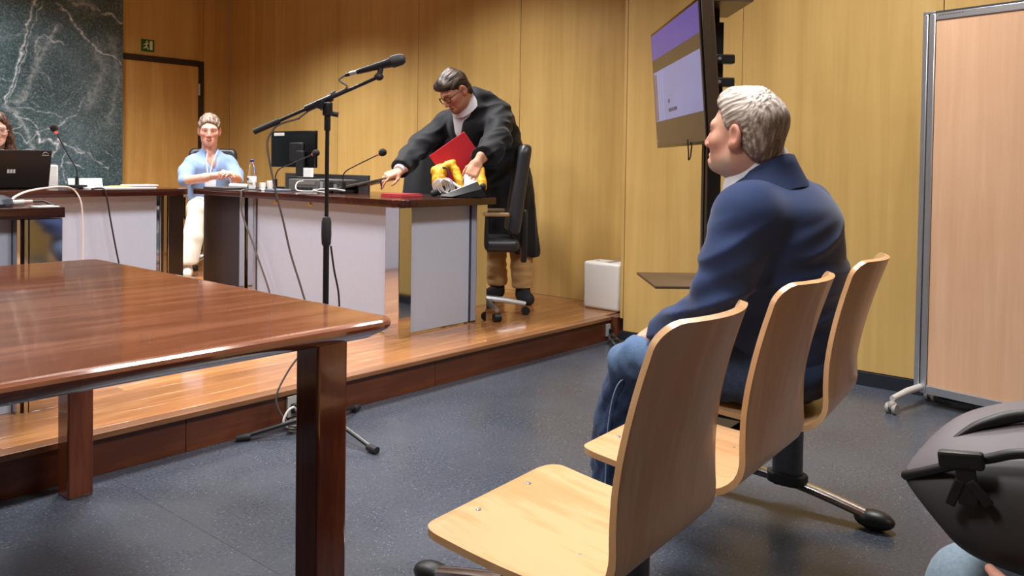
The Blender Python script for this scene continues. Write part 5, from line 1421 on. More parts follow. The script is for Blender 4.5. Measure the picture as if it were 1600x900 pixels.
M_NAVY = m_plain('navy_wool', (36, 52, 90), 0.85, grain=0.06, gscale=240)
collar([((2.352, 1.070, 1.098), 0.098, 0.098, 0.060), ((2.348, 1.074, 1.125), 0.090, 0.090, 0.060), ((2.345, 1.078, 1.140), 0.082, 0.083, 0.060), ((2.345, 1.078, 1.141), 0.078, 0.079, 0.060), ((2.346, 1.076, 1.12), 0.076, 0.077, 0.060)], 98, 442, 48, 'shirt_collar', M_WHITESHIRT, pA)
collar([((2.368, 1.044, 1.028), 0.140, 0.122, 0.050), ((2.362, 1.056, 1.086), 0.114, 0.102, 0.056), ((2.358, 1.062, 1.112), 0.101, 0.097, 0.058), ((2.356, 1.066, 1.114), 0.095, 0.092, 0.058), ((2.358, 1.064, 1.09), 0.093, 0.09, 0.058)], 150, 392, 40, 'jacket_collar', M_NAVY, pA)
t = SDF((1.98, 0.72, 0.05), (2.85, 1.58, 0.74), 0.008)
t.ell((2.43, 1.0, 0.54), (0.20, 0.18, 0.10), 0.05)
t.chain([((2.31, 1.02, 0.54), 0.104), ((2.235, 1.22, 0.54), 0.088), ((2.18, 1.375, 0.528), 0.074)], 0.04).chain([((2.18, 1.375, 0.528), 0.074), ((2.185, 1.43, 0.32), 0.072), ((2.195, 1.46, 0.105), 0.064)], 0.02)
t.chain([((2.54, 1.02, 0.54), 0.104), ((2.60, 1.375, 0.528), 0.076)], 0.04).chain([((2.60, 1.375, 0.528), 0.074), ((2.60, 1.46, 0.105), 0.064)], 0.02)
t.cut((2.42, 0.858, 0.55), (0.14, -0.99, -0.26), 0.01); t.cut((2.2, 1.46, 0.085), (0, 0, -1), 0.003)
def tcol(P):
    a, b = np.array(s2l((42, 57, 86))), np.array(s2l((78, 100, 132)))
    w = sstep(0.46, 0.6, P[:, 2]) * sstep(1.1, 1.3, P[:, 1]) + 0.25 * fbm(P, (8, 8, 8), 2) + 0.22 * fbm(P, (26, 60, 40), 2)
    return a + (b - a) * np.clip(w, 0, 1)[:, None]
def tdisp(P, N):
    f = 0.008 * fbm(np.stack([P[:, 0] * 5, P[:, 1] * 22, P[:, 2] * 16 + P[:, 1] * 14], 1), 1.0, 2)
    g = 0.004 - 0.022 * np.abs(fbm(np.stack([P[:, 0] * 3, P[:, 1] * 20 - P[:, 2] * 12, P[:, 2] * 9], 1), 1.0, 1))
    return f * (0.4 + 0.8 * sstep(0.56, 0.44, P[:, 2])) + g * sstep(1.15, 1.3, P[:, 1])
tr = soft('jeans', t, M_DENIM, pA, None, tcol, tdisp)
MB().tube([(2.105, 1.42, 0.16), (2.10, 1.41, 0.34), (2.10, 1.385, 0.46), (2.115, 1.35, 0.50), (2.14, 1.28, 0.51), (2.17, 1.20, 0.50)], 0.0022, n=5).make('seam', m_plain('seam_pale', (130, 148, 178), 0.9), tr)
for x in (2.195, 2.60):
    q = SDF((x - 0.07, 1.36, -0.01), (x + 0.07, 1.74, 0.14), 0.006)
    q.cone((x, 1.44, 0.055), (x, 1.60, 0.045), 0.045, 0.042, 0.02).cone((x, 1.60, 0.04), (x, 1.67, 0.035), 0.04, 0.03, 0.02).cone((x, 1.455, 0.06), (x, 1.45, 0.10), 0.042, 0.045, 0.02).cut((x, 1.5, 0.002), (0, 0, -1), 0.004)
    soft('shoe', q, m_plain('brown_leather', (104, 62, 40), 0.4), pA)

# ============ B: standing man in the black robe
pB = thing('person', (4.5, 3.93, DZ), 'standing man in a black robe and dark-rimmed glasses bending over the desk', 'person')
MBh = frame((3.935, 3.89, 1.600), (-0.80, 0.16, -0.64), up=(-0.45, 0.16, 1), scale=1.04)
core = SDF((3.5, 3.3, DZ), (4.85, 4.5, 1.6), 0.013)
core.ell((4.48, 3.93, 1.0), (0.13, 0.16, 0.13), 0.05).cone((4.42, 3.93, 1.05), (4.14, 3.93, 1.38), 0.12, 0.13, 0.05).cone((4.12, 3.9, 1.42), (4.0, 3.89, 1.55), 0.055, 0.055, 0.04)
core.chain([((4.14, 3.75, 1.42), 0.05), ((4.0, 3.57, 1.25), 0.042), ((3.82, 3.56, 1.14), 0.03)], 0.04).chain([((4.1, 4.12, 1.38), 0.05), ((3.88, 4.23, 1.20), 0.042), ((3.67, 4.12, 1.075), 0.03)], 0.04)
core.chain([((4.50, 3.85, 0.95), 0.075), ((4.53, 3.82, 0.6), 0.05), ((4.56, 3.81, 0.24), 0.036)], 0.04).chain([((4.50, 4.02, 0.95), 0.075), ((4.50, 4.02, 0.6), 0.05), ((4.54, 4.03, 0.24), 0.036)], 0.04)
hBR = frame((3.655, 4.112, 1.072), (-0.52, 0.15, -0.20), up=(-0.45, -0.25, 1)); hBL = frame((3.80, 3.555, 1.135), (-0.50, 0.05, -0.80), up=(-0.75, -0.55, 0.5))
hcB = hand_col((206, 152, 124), (206, 130, 104))
soft_multi('body', [(head_sdf(heavy=0.004, jowl=1), MBh, skin_col((198, 140, 112), (160, 92, 80), beard=((126, 88, 74), 0.35), brow=(66, 46, 38)), None),
    (hand_sdf(-1, (0.35, 0.5, 0.6, 0.7), thumb_in=0.5), hBR, hcB, None), (hand_sdf(1, 0.35, spread=0.1), hBL, hcB, None), (core, None, flatcol((198, 140, 112)), None)], M_SKIN, pB)
eyes(MBh, pB, look=(0, 1, -0.5))
glasses(MBh, pB, m_plain('tortoise_frame', (64, 30, 20), 0.3), r=0.0034, w=0.026, hh=0.020)
s = SDF((-0.115, -0.15, -0.13), (0.115, 0.13, 0.165), 0.003)
cap_hair(s, front=(0.086, 0.068), earp=(0.022, 0.0), nape=(-0.085, -0.075), r=(0.082, 0.104, 0.094))
s.cone((-0.04, 0.07, 0.078), (0.03, 0.074, 0.085), 0.022, 0.024, 0.03).cone((0.0, 0.05, 0.10), (0, -0.04, 0.125), 0.026, 0.02, 0.04)
soft('hair', s, M_HAIR, pB, MBh, hair_col((30, 23, 20), (76, 60, 50), lambda P: 1.5 * (P[:, 2] - 0.09)), lambda P, N: 0.0035 * fbm(np.stack([P[:, 0] * 70 + P[:, 2] * 20, P[:, 1] * 14, P[:, 2] * 40], 1), 1.0, 2))
r = SDF((3.55, 3.35, 0.42), (4.88, 4.48, 1.66), 0.010)
r.cone((4.47, 3.93, 0.98), (4.14, 3.92, 1.37), 0.175, 0.165, 0.06).cone((4.17, 3.76, 1.44), (4.09, 4.11, 1.40), 0.09, 0.085, 0.07)
r.cone((4.17, 3.81, 1.54), (4.11, 3.98, 1.51), 0.07, 0.065, 0.06).ell((4.095, 3.87, 1.57), (0.08, 0.085, 0.07), 0.05).ell((4.08, 3.82, 1.51), (0.06, 0.06, 0.06), 0.04)
r.cone((4.235, 3.715, 1.50), (4.36, 3.77, 1.28), 0.045, 0.08, 0.05)
r.cone((4.47, 3.93, 1.0), (4.53, 3.92, 0.50), 0.19, 0.17, 0.06).cone((4.40, 3.84, 1.2), (4.56, 3.80, 0.52), 0.13, 0.115, 0.08).cone((4.45, 4.02, 1.0), (4.46, 4.05, 0.5), 0.15, 0.16, 0.08)
r.chain([((4.10, 4.11, 1.40), 0.085), ((3.93, 4.20, 1.25), 0.075), ((3.80, 4.185, 1.16), 0.074), ((3.69, 4.135, 1.095), 0.070)], 0.04)
r.chain([((4.19, 3.73, 1.45), 0.092), ((4.04, 3.60, 1.29), 0.084), ((3.92, 3.565, 1.205), 0.082), ((3.82, 3.555, 1.155), 0.078)], 0.04)
r.cut((3.665, 4.12, 1.09), (-0.85, -0.35, -0.5), 0.004)
r.cone((3.62, 3.555, 1.02), (3.80, 3.555, 1.13), 0.07, 0.045, 0.01, op='s')
r.cut((4.5, 3.85, 0.53), (-0.05, 0.32, -1), 0.006)
r.cut((3.74, 3.5, 1.0), (-1, 0, -0.6), 0.003) if False else None
# open front: wedge showing the shirt
r.cone((3.93, 3.90, 1.56), (3.965, 3.925, 1.20), 0.082, 0.036, 0.01, op='s'); r.cone((3.965, 3.925, 1.22), (4.12, 3.93, 0.9), 0.036, 0.04, 0.01, op='s')
def robe_folds(P, N):
    sk = sstep(1.15, 0.8, P[:, 2])
    f1 = -np.abs(fbm(np.stack([P[:, 0] * 9, P[:, 1] * 9, P[:, 2] * 1.2], 1), 1.0, 1)) * 0.045 + 0.008
    f2 = 0.007 - 0.040 * np.abs(fbm(np.stack([P[:, 0] * 5 - P[:, 2] * 8, P[:, 1] * 8 + P[:, 2] * 9, P[:, 2] * 4 + P[:, 0] * 3], 1), 1.0, 1))
    fr = sstep(4.10, 4.02, P[:, 0]) * sstep(0.14, 0.10, np.abs(P[:, 1] - 3.92)) * (1 - sk)
    return (f1 * sk + f2 * (1 - sk)) * (1 - fr)
soft('robe', r, M_SATIN, pB, None, flatcol((26, 27, 32)), robe_folds, rel=2)
w = SDF((3.7, 3.65, 0.95), (4.5, 4.25, 1.64), 0.007)
w.cone((4.40, 3.93, 1.02), (4.13, 3.93, 1.36), 0.14, 0.138, 0.05).cone((4.12, 3.91, 1.40), (4.03, 3.90, 1.48), 0.085, 0.076, 0.06)
for k in range(12):
    a0, a1 = math.radians(k * 30), math.radians(k * 30 + 30)
    q = lambda a: V((4.028, 3.895, 1.512)) + V((0.57, 0, 0.82)) * (0.072 * math.cos(a)) + V((0, 1, 0)) * (0.076 * math.sin(a))
    w.cone(q(a0), q(a1), 0.013, 0.013, 0.015)
w.cone((4.03, 3.895, 1.512), (3.96, 3.885, 1.60), 0.057, 0.06, 0.005, op='s')
soft('shirt', w, M_CLOTH, pB, None, flatcol((214, 214, 224)), lambda P, N: 0.004 * fbm(P, (14, 14, 7), 2))
nb = Vector((-0.62, -0.02, 0.78)); tbx = Vector((0, 1, 0)); tby = nb.cross(tbx).normalized(); cb = Vector((4.016, 3.884, 1.525))
G = []
for h_, rr_ in ((-0.025, 0.104), (0.012, 0.090), (0.034, 0.080), (0.035, 0.077), (0.015, 0.074)):
    G.append([cb + nb * (h_ - 0.018 * math.cos(math.radians(a_) - math.pi / 2)) + tbx * (rr_ * math.cos(math.radians(a_))) + tby * (rr_ * math.sin(math.radians(a_))) for a_ in range(-78, 260, 8)])
MB().grid_shell(G, 0.004).make('shirt_collar', M_WHITESHIRT, pB, angle=60)
cf = SDF((3.58, 4.02, 0.98), (3.78, 4.22, 1.18), 0.004); cf.cone((3.645, 4.11, 1.075), (3.73, 4.145, 1.115), 0.037, 0.042, 0.01); cf.cut((3.645, 4.11, 1.075), (-0.85, -0.35, -0.4))
soft('shirt_cuff', cf, M_CLOTH, pB, None, flatcol((222, 222, 232)))
t = SDF((4.3, 3.65, 0.2), (4.75, 4.2, 1.05), 0.009)
t.chain([((4.52, 3.85, 0.95), 0.10), ((4.545, 3.82, 0.6), 0.082), ((4.56, 3.81, 0.25), 0.074)], 0.03).chain([((4.50, 4.03, 0.95), 0.10), ((4.51, 4.03, 0.6), 0.08), ((4.54, 4.035, 0.25), 0.074)], 0.03)
t.cut((4.5, 3.8, 0.25), (0, 0, -1), 0.004)
soft('trousers', t, M_CLOTH, pB, None, flatcol((196, 158, 108)), lambda P, N: 0.010 * fbm(np.stack([P[:, 0] * 5, P[:, 1] * 6, P[:, 2] * 22], 1), 1.0, 2))
for fx, fy, dx, dy in ((4.565, 3.81, -0.10, -0.13), (4.545, 4.035, -0.15, -0.04)):
    q = SDF((fx - 0.32, fy - 0.3, DZ - 0.01), (fx + 0.12, fy + 0.12, DZ + 0.16), 0.007)
    q.cone((fx, fy, DZ + 0.05), (fx + dx, fy + dy, DZ + 0.04), 0.05, 0.046, 0.02).cone((fx, fy, DZ + 0.05), (fx, fy, DZ + 0.11), 0.05, 0.052, 0.02).cut((fx, fy, DZ + 0.002), (0, 0, -1), 0.004)
    soft('shoe', q, m_plain('navy_suede', (32, 34, 46), 0.8), pB)

# ============ C: person in the blue shirt seated beyond the desk
pC = thing('person', (3.9, 6.9, DZ), 'seated person in a pale blue shirt and white trousers with a lanyard, hands together', 'person')
MCh = frame((3.815, 6.765, 1.382), (-0.50, -0.86, -0.12), scale=1.08)
core = SDF((3.3, 6.1, DZ), (4.3, 7.3, 1.4), 0.014)
core.ell((3.92, 6.95, 0.74), (0.14, 0.13, 0.11), 0.05).cone((3.9, 6.92, 0.85), (3.86, 6.83, 1.10), 0.12, 0.12, 0.05).cone((3.85, 6.81, 1.16), (3.83, 6.78, 1.3), 0.05, 0.048, 0.03)
core.chain([((3.86, 6.98, 0.70), 0.07), ((3.62, 6.60, 0.70), 0.05), ((3.50, 6.54, 0.26), 0.035)], 0.03).chain([((4.0, 6.90, 0.70), 0.07), ((3.82, 6.47, 0.70), 0.05), ((3.72, 6.42, 0.26), 0.035)], 0.03)
arm = SDF((3.5, 6.25, 0.84), (4.1, 6.95, 1.1), 0.004)
arm.chain([((3.635, 6.84, 1.0), 0.038), ((3.605, 6.79, 0.945), 0.040), ((3.66, 6.55, 0.975), 0.035), ((3.705, 6.40, 1.0), 0.026)], 0.02)
arm.chain([((4.005, 6.655, 1.0), 0.038), ((3.98, 6.59, 0.955), 0.039), ((3.87, 6.44, 0.98), 0.033), ((3.79, 6.375, 0.998), 0.026)], 0.02)
h1 = frame((3.70, 6.405, 1.0), (0.32, -0.25, 0.05), up=(-0.2, -0.2, 1)); h2 = frame((3.80, 6.38, 0.997), (-0.30, -0.16, 0.10), up=(0.2, -0.4, 1))
hcC = hand_col((224, 170, 152), (218, 136, 120))
soft_multi('body', [(head_sdf(h=0.004), MCh, skin_col((218, 164, 146), (190, 110, 104), brow=(120, 96, 80)), None), (hand_sdf(-1, 1.0, spread=0.02, h=0.0035), h1, hcC, None), (hand_sdf(1, 1.0, spread=0.02, h=0.0035), h2, hcC, None), (arm, None, flatcol((222, 170, 152)), None), (core, None, flatcol((222, 170, 152)), None)], M_SKIN, pC)
eyes(MCh, pC)
s = SDF((-0.12, -0.15, -0.14), (0.12, 0.13, 0.17), 0.004)
cap_hair(s, front=(0.084, 0.074), earp=(0.024, -0.02), nape=(-0.085, -0.10), r=(0.086, 0.108, 0.096))
soft('hair', s, M_HAIR, pC, MCh, hair_col((98, 82, 70), (160, 142, 128)), lambda P, N: 0.005 * fbm(P, (50, 16, 30), 3))
b = SDF((3.45, 6.4, 0.62), (4.35, 7.25, 1.32), 0.009)
b.ell((3.92, 6.95, 0.78), (0.185, 0.165, 0.13), 0.05).cone((3.90, 6.92, 0.85), (3.86, 6.83, 1.06), 0.165, 0.155, 0.06).cone((3.74, 6.885, 1.095), (3.985, 6.77, 1.105), 0.072, 0.07, 0.06).cone((3.86, 6.83, 1.13), (3.845, 6.81, 1.19), 0.085, 0.07, 0.05)
b.chain([((3.725, 6.89, 1.09), 0.072), ((3.66, 6.86, 1.01), 0.066), ((3.615, 6.80, 0.945), 0.062)], 0.03).chain([((3.995, 6.76, 1.09), 0.072), ((4.015, 6.68, 1.0), 0.066), ((3.99, 6.61, 0.945), 0.062)], 0.03)
b.cut((3.59, 6.79, 0.915), (-0.25, -0.5, -0.8), 0.004) if False else None
b.cone((3.80, 6.72, 1.22), (3.83, 6.70, 1.0), 0.06, 0.012, 0.008, op='s'); b.cone((3.85, 6.815, 1.18), (3.82, 6.77, 1.35), 0.056, 0.066, 0.006, op='s')
soft('shirt', b, M_CLOTH, pC, None, flatcol((138, 164, 208)), lambda P, N: 0.011 * fbm(np.stack([P[:, 0] * 10, P[:, 1] * 8, P[:, 2] * 9 + P[:, 0] * 5], 1), 1.0, 2))
t = SDF((3.3, 6.2, 0.24), (4.25, 7.2, 0.92), 0.010)
t.ell((3.92, 6.96, 0.73), (0.17, 0.16, 0.10), 0.05).chain([((3.85, 6.97, 0.71), 0.10), ((3.62, 6.60, 0.71), 0.085)], 0.03).chain([((3.62, 6.60, 0.70), 0.085), ((3.56, 6.56, 0.48), 0.082), ((3.50, 6.545, 0.27), 0.085)], 0.02)
t.chain([((4.0, 6.90, 0.71), 0.10), ((3.84, 6.47, 0.71), 0.085)], 0.03).chain([((3.84, 6.47, 0.70), 0.085), ((3.74, 6.42, 0.27), 0.085)], 0.02)
t.cut((3.5, 6.5, 0.262), (0, 0, -1), 0.004)
soft('trousers', t, M_CLOTH, pC, None, flatcol((226, 224, 214)), lambda P, N: 0.010 * fbm(np.stack([P[:, 0] * 9, P[:, 1] * 9, P[:, 2] * 4 + P[:, 0] * 6], 1), 1.0, 2))
for fx, fy in ((3.50, 6.54), (3.73, 6.42)):
    q = SDF((fx - 0.25, fy - 0.3, DZ - 0.01), (fx + 0.1, fy + 0.1, DZ + 0.14), 0.007)
    q.cone((fx, fy, DZ + 0.045), (fx - 0.08, fy - 0.14, DZ + 0.035), 0.042, 0.035, 0.02).cone((fx, fy, DZ + 0.04), (fx, fy, DZ + 0.12), 0.04, 0.036, 0.02).cut((fx, fy, DZ + 0.002), (0, 0, -1), 0.003)
    soft('shoe', q, m_plain('white_sneaker', (214, 204, 196), 0.6), pC)
ly = MB().tube([(3.79, 6.75, 1.205), (3.745, 6.685, 1.10), (3.745, 6.645, 0.955)], 0.004, n=6).make('lanyard', M_PAPER, pC)
MB().tube([(3.86, 6.70, 1.205), (3.79, 6.665, 1.10), (3.75, 6.643, 0.955)], 0.004, n=6).make('lanyard', M_PAPER, pC)
MB().box((-0.045, -0.004, -0.035), (0.045, 0.004, 0.035), R=Matrix.Rotation(math.radians(-30), 4, 'Z'), c=(3.755, 6.635, 0.918), bevel=0.002).make('badge', m_plain('badge_white', (206, 210, 222), 0.4), pC)

# ============ D: woman at the far bench
XF.append(Matrix.Translation((0.045, 0, 0)))
pD = thing('person', (2.05, 6.75, DZ), 'woman with long brown hair and pale glasses behind the open laptop', 'person')
MD = frame((2.06, 6.62, 1.315), (-0.16, -1.0, -0.10), scale=0.97)
core = SDF((1.6, 6.1, DZ), (2.6, 7.2, 1.3), 0.014)
core.ell((2.06, 6.82, 0.72), (0.14, 0.12, 0.1), 0.05).cone((2.06, 6.8, 0.8), (2.06, 6.7, 1.06), 0.11, 0.11, 0.05).cone((2.06, 6.68, 1.1), (2.06, 6.65, 1.22), 0.048, 0.046, 0.03)
core.chain([((1.98, 6.8, 0.7), 0.07), ((1.97, 6.38, 0.68), 0.05), ((1.97, 6.42, 0.26), 0.036)], 0.03).chain([((2.14, 6.8, 0.7), 0.07), ((2.15, 6.38, 0.68), 0.05), ((2.15, 6.42, 0.26), 0.036)], 0.03)
hd1 = frame((1.98, 6.34, DT + 0.045), (0.1, -1, -0.05)); hd2 = frame((2.16, 6.34, DT + 0.045), (-0.1, -1, -0.05)); hcD = hand_col((224, 178, 158), (214, 146, 128))
soft_multi('body', [(head_sdf(h=0.0035), MD, skin_col((224, 176, 156), (186, 96, 96), brow=(92, 62, 46)), None), (hand_sdf(-1, 0.4, h=0.004), hd1, hcD, None), (hand_sdf(1, 0.4, h=0.004), hd2, hcD, None), (core, None, flatcol((222, 176, 156)), None)], M_SKIN, pD)
eyes(MD, pD)
glasses(MD, pD, m_plain('pale_frame', (206, 190, 184), 0.3, metal=.3), r=0.0024, w=0.027, hh=0.023, round_=True)
s = SDF((-0.15, -0.18, -0.30), (0.15, 0.13, 0.165), 0.004)
cap_hair(s, front=(0.085, 0.082), earp=(0.035, -0.04), nape=(-0.06, -0.12), r=(0.086, 0.108, 0.096))
for k in (-1, 1): s.chain([((k * 0.076, 0.02, 0.03), 0.022), ((k * 0.088, 0.012, -0.06), 0.030), ((k * 0.098, 0.02, -0.15), 0.034), ((k * 0.09, 0.035, -0.25), 0.024)], 0.03)
s.chain([((0, -0.09, 0.0), 0.05), ((0, -0.09, -0.14), 0.06), ((0, -0.08, -0.24), 0.04)], 0.05)
soft('hair', s, M_HAIR, pD, MD, hair_col((46, 28, 20), (98, 64, 46)), lambda P, N: 0.005 * fbm(np.stack([P[:, 0] * 50, P[:, 1] * 50, P[:, 2] * 6], 1), 1.0, 2))
b = SDF((1.6, 6.2, 0.6), (2.55, 7.15, 1.25), 0.011)
b.ell((2.06, 6.83, 0.74), (0.18, 0.15, 0.12), 0.05).cone((2.06, 6.80, 0.82), (2.06, 6.70, 1.02), 0.145, 0.14, 0.06).cone((1.92, 6.70, 1.07), (2.20, 6.70, 1.07), 0.07, 0.07, 0.06).cone((2.06, 6.69, 1.1), (2.06, 6.67, 1.16), 0.075, 0.058, 0.04)
b.chain([((1.90, 6.70, 1.07), 0.07), ((1.84, 6.60, 0.99), 0.055), ((1.97, 6.36, DT + 0.05), 0.036)], 0.03).chain([((2.22, 6.70, 1.07), 0.07), ((2.28, 6.60, 0.99), 0.055), ((2.17, 6.36, DT + 0.05), 0.036)], 0.03)
soft('black_top', b, M_CLOTH, pD, None, flatcol((30, 27, 30)), lambda P, N: 0.006 * fbm(P, 10, 2))
t = SDF((1.8, 6.25, 0.24), (2.35, 7.0, 0.85), 0.012)
for x in (1.98, 2.14): t.chain([((x, 6.8, 0.70), 0.092), ((x, 6.38, 0.69), 0.07)], 0.03).chain([((x, 6.38, 0.68), 0.07), ((x, 6.42, 0.26), 0.06)], 0.02)
soft('trousers', t, M_CLOTH, pD, None, flatcol((40, 40, 48)))
for x in (1.97, 2.15):
    q = SDF((x - 0.06, 6.2, DZ - 0.01), (x + 0.06, 6.5, DZ + 0.12), 0.008)
    q.cone((x, 6.42, DZ + 0.045), (x, 6.28, DZ + 0.035), 0.04, 0.034, 0.02).cut((x, 6.4, DZ + 0.002), (0, 0, -1), 0.003)
    soft('shoe', q, M_BLACK, pD)
XF.pop()
# ============ E: person at the right edge with a backpack on the lap
pE = thing('person', (1.40, -0.2, 0), 'person in light jeans, cut by the right edge, with the backpack on the lap', 'person')
ME = frame((1.42, -0.22, 1.24), (0, 1, -0.05))
core = SDF((1.1, -0.5, 0.02), (1.75, 0.45, 1.12), 0.014)
core.ell((1.42, -0.25, 0.56), (0.15, 0.12, 0.1), 0.05).cone((1.42, -0.25, 0.6), (1.42, -0.25, 0.95), 0.12, 0.12, 0.05).cone((1.42, -0.25, 1.0), (1.42, -0.23, 1.12), 0.05, 0.05, 0.03)
core.chain([((1.34, -0.2, 0.51), 0.07), ((1.39, 0.25, 0.50), 0.05), ((1.40, 0.28, 0.12), 0.036)], 0.03).chain([((1.50, -0.2, 0.51), 0.07), ((1.56, 0.22, 0.51), 0.05), ((1.58, 0.25, 0.12), 0.036)], 0.03)
fore = SDF((0.95, -0.34, 0.50), (1.4, 0.25, 0.85), 0.006)
fore.chain([((1.24, -0.24, 0.68), 0.042), ((1.18, -0.12, 0.62), 0.038), ((1.120, 0.06, 0.597), 0.028)], 0.02)
hE = frame((1.120, 0.065, 0.598), (0.02, 1, 0.04), up=(-1, 0, 0.1)); hcE = hand_col((226, 170, 150), (222, 146, 128))
hF = frame((1.62, 0.02, 0.70), (-0.5, 0.7, -0.1), up=(0.2, 0.3, 1))
soft_multi('body', [(head_sdf(h=0.004), ME, skin_col((218, 166, 146), (180, 104, 96), brow=(70, 52, 42)), None), (hand_sdf(1, 0.35), hE, hcE, None), (hand_sdf(-1, 0.5, h=0.004), hF, hcE, None), (fore, None, flatcol((224, 170, 150)), None), (core, None, flatcol((220, 168, 148)), None)], M_SKIN, pE)
eyes(ME, pE)
s = SDF((-0.12, -0.15, -0.14), (0.12, 0.13, 0.17), 0.005)
cap_hair(s); soft('hair', s, M_HAIR, pE, ME, hair_col((40, 30, 26), (84, 66, 54)), lambda P, N: 0.004 * fbm(P, (50, 16, 30), 3))
b = SDF((1.1, -0.5, 0.45), (1.78, 0.1, 1.14), 0.012)
b.cone((1.42, -0.25, 0.58), (1.42, -0.25, 0.95), 0.16, 0.15, 0.05).cone((1.28, -0.25, 1.0), (1.56, -0.25, 1.0), 0.075, 0.075, 0.05).cone((1.42, -0.25, 1.02), (1.42, -0.24, 1.09), 0.08, 0.062, 0.04)
b.chain([((1.26, -0.25, 1.0), 0.075), ((1.21, -0.24, 0.80), 0.062), ((1.235, -0.19, 0.69), 0.058)], 0.03).chain([((1.58, -0.25, 1.0), 0.075), ((1.64, -0.22, 0.78), 0.06), ((1.63, 0.0, 0.70), 0.045)], 0.03)
soft('grey_shirt', b, M_CLOTH, pE, None, flatcol((120, 122, 128)), lambda P, N: 0.006 * fbm(P, 9, 2))
t = SDF((1.15, -0.45, 0.08), (1.75, 0.42, 0.68), 0.009)
t.ell((1.42, -0.25, 0.53), (0.17, 0.14, 0.085), 0.05)
t.chain([((1.35, -0.2, 0.515), 0.095), ((1.385, 0.265, 0.503), 0.072)], 0.03).chain([((1.385, 0.265, 0.503), 0.072), ((1.40, 0.30, 0.10), 0.06)], 0.02)
t.chain([((1.49, -0.2, 0.515), 0.095), ((1.56, 0.22, 0.505), 0.074)], 0.03).chain([((1.56, 0.22, 0.503), 0.074), ((1.58, 0.26, 0.10), 0.06)], 0.02)
t.cut((1.4, 0, 0.09), (0, 0, -1), 0.003)
soft('jeans', t, M_DENIM, pE, None, flatcol((122, 138, 152)), lambda P, N: 0.006 * fbm(P, (9, 12, 9), 2))
for x, y in ((1.40, 0.29), (1.58, 0.25)):
    q = SDF((x - 0.07, y - 0.12, -0.01), (x + 0.07, y + 0.26, 0.14), 0.007)
    q.cone((x, y - 0.02, 0.055), (x, y + 0.15, 0.042), 0.045, 0.038, 0.02).cone((x, y, 0.06), (x, y, 0.10), 0.042, 0.045, 0.02).cut((x, y, 0.002), (0, 0, -1), 0.004)
    soft('shoe', q, m_plain('grey_shoe', (84, 84, 88), 0.6), pE)

bp = thing('backpack', (1.36, 0.1, 0.6), 'dark grey backpack with a plastic buckle, on the lap at the right edge', 'backpack')
M_BPTOP = m_plain('backpack_top_nylon', (100, 92, 96), 0.6, grain=0.10, gscale=8)
M_BPDARK = m_plain('backpack_dark_nylon', (56, 53, 53), 0.62, grain=0.12, gscale=10)
M_BPTRIM = m_plain('backpack_trim', (26, 24, 25), 0.5, grain=0.1)
T = V((1.219, 0.332, 0.709))
BPC = [  # lower front, seam, top edge of the bag at stations from its left tip to beyond the frame
    ((1.197, 0.302, 0.671), (1.203, 0.305, 0.727), (1.271, 0.319, 0.754)), ((1.181, 0.267, 0.634), (1.191, 0.266, 0.749), (1.339, 0.303, 0.781)),
    ((1.175, 0.241, 0.615), (1.189, 0.228, 0.767), (1.412, 0.279, 0.789)), ((1.176, 0.150, 0.605), (1.186, 0.160, 0.790), (1.490, 0.200, 0.806)), ((1.19, -0.04, 0.61), (1.20, -0.03, 0.80), (1.49, 0.0, 0.82)), ((1.25, -0.10, 0.64), (1.26, -0.095, 0.78), (1.46, -0.07, 0.79))]
def bag_rings():
    rings = [[T + V((0.006 * math.cos(a), 0.004 * math.sin(a), 0.006 * math.sin(a))) for a in [math.radians(k) for k in (250, 215, 180, 130, 80, 30, 320)]]]
    for lo, se, to in BPC:
        lo, se, to = V(lo), V(se), V(to)
        rings.append([lo, lo.lerp(se, 0.5) + V((-0.012, -0.004, 0)), se, se.lerp(to, 0.5) + V((0, 0, 0.012)), to, to + V((0.04, 0.01, -0.06)), lo + V((0.20, 0.03, 0.0))])
    return rings
RINGS = bag_rings(); NR = 7
m = MB(); vs = [p for r_ in RINGS for p in r_]; bvs = [m.bm.verts.new(p) for p in vs]
for j in range(len(RINGS) - 1):
    for k in range(NR):
        f = m.bm.faces.new([bvs[j * NR + k], bvs[j * NR + (k + 1) % NR], bvs[(j + 1) * NR + (k + 1) % NR], bvs[(j + 1) * NR + k]])
        f.smooth = True; f.material_index = 1 if k in (2, 3, 4) else 0
m.bm.faces.new(bvs[:NR]); m.bm.faces.new(bvs[-NR:][::-1])
bs = m.make('bag_shell', [M_BPDARK, M_BPTOP], bp, angle=180)
sm = bs.modifiers.new('soft', 'SUBSURF'); sm.levels = 2; sm.render_levels = 3
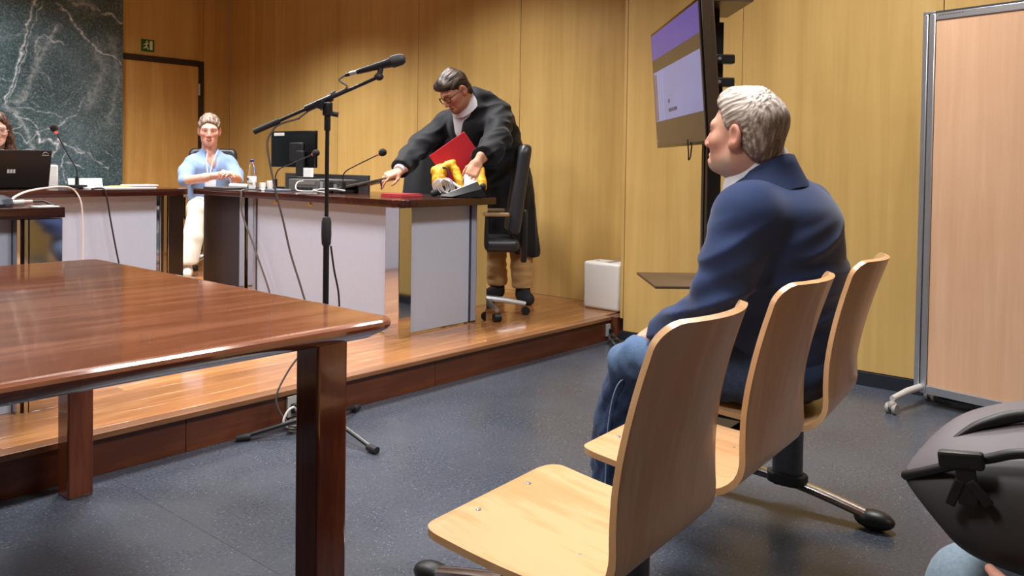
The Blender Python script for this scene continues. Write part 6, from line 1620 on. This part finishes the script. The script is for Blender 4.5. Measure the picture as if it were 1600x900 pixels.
seam = [T + V((-0.002, 0, 0.002))] + [V(c[1]) + V((-0.001, -0.001, 0)) for c in BPC[:5]]
MB().tube(seam, [0.004] + [0.0065] * (len(seam) * 6 + 4), n=14).make('seam_piping', M_BPTRIM, bp)
gap = [p_ + V((0.004, 0, -0.007)) for p_ in (V((1.239, 0.288, 0.760)), V((1.255, 0.270, 0.779)), V((1.270, 0.243, 0.797)), V((1.290, 0.19, 0.814)), V((1.30, 0.08, 0.822)))]
MB().tube(gap, [0.002 + 0.0065 * min(1, k / 14) for k in range(25)], n=14).make('pocket_opening_shade', M_BPTRIM, bp)  # solid dark tube; the shade inside the pocket is put into its colour
fx = Matrix(((0.10, -0.99, 0.12), (-0.03, 0.12, 0.99), (-1, -0.1, 0))); fx = Matrix((V((0.06, -0.99, 0.13)).normalized(), V((0.0, 0.13, 0.99)).normalized(), V((-1, -0.06, 0.0)))).transposed()
bk = MB()
bk.box((-0.026, -0.011, -0.004), (0.026, 0.011, 0.012), R=fx, c=(1.176, 0.252, 0.764), bevel=0.004)
bk = bk.make('buckle', M_BPTRIM, bp)
MB().box((-0.013, -0.052, -0.002), (0.010, -0.006, 0.006), R=fx, c=(1.172, 0.246, 0.762), bevel=0.002).make('buckle_strap', M_BPTRIM, bk)
MB().box((-0.006, -0.03, 0.0), (0.006, 0.004, 0.007), R=fx @ Matrix.Rotation(math.radians(35), 3, 'Z'), c=(1.171, 0.238, 0.738), bevel=0.002).make('strap_tail', M_BPTRIM, bk)
MB().box((-0.006, -0.034, 0.0), (0.006, 0.002, 0.007), R=fx @ Matrix.Rotation(math.radians(-25), 3, 'Z'), c=(1.171, 0.252, 0.738), bevel=0.002).make('strap_tail', M_BPTRIM, bk)

# the bench behind, carrying this person: a copy of the bench and of each of its parts
def copy_tree(o, parent=None):
    c = o.copy(); COL.objects.link(c); c.parent = parent
    for ch in list(o.children): copy_tree(ch, c)
    return c
second_row = copy_tree(be)
second_row.location = be.location + Vector((-0.43, -1.262, 0))
second_row['label'] = 'light plywood bench at the right edge, under the person holding the backpack'
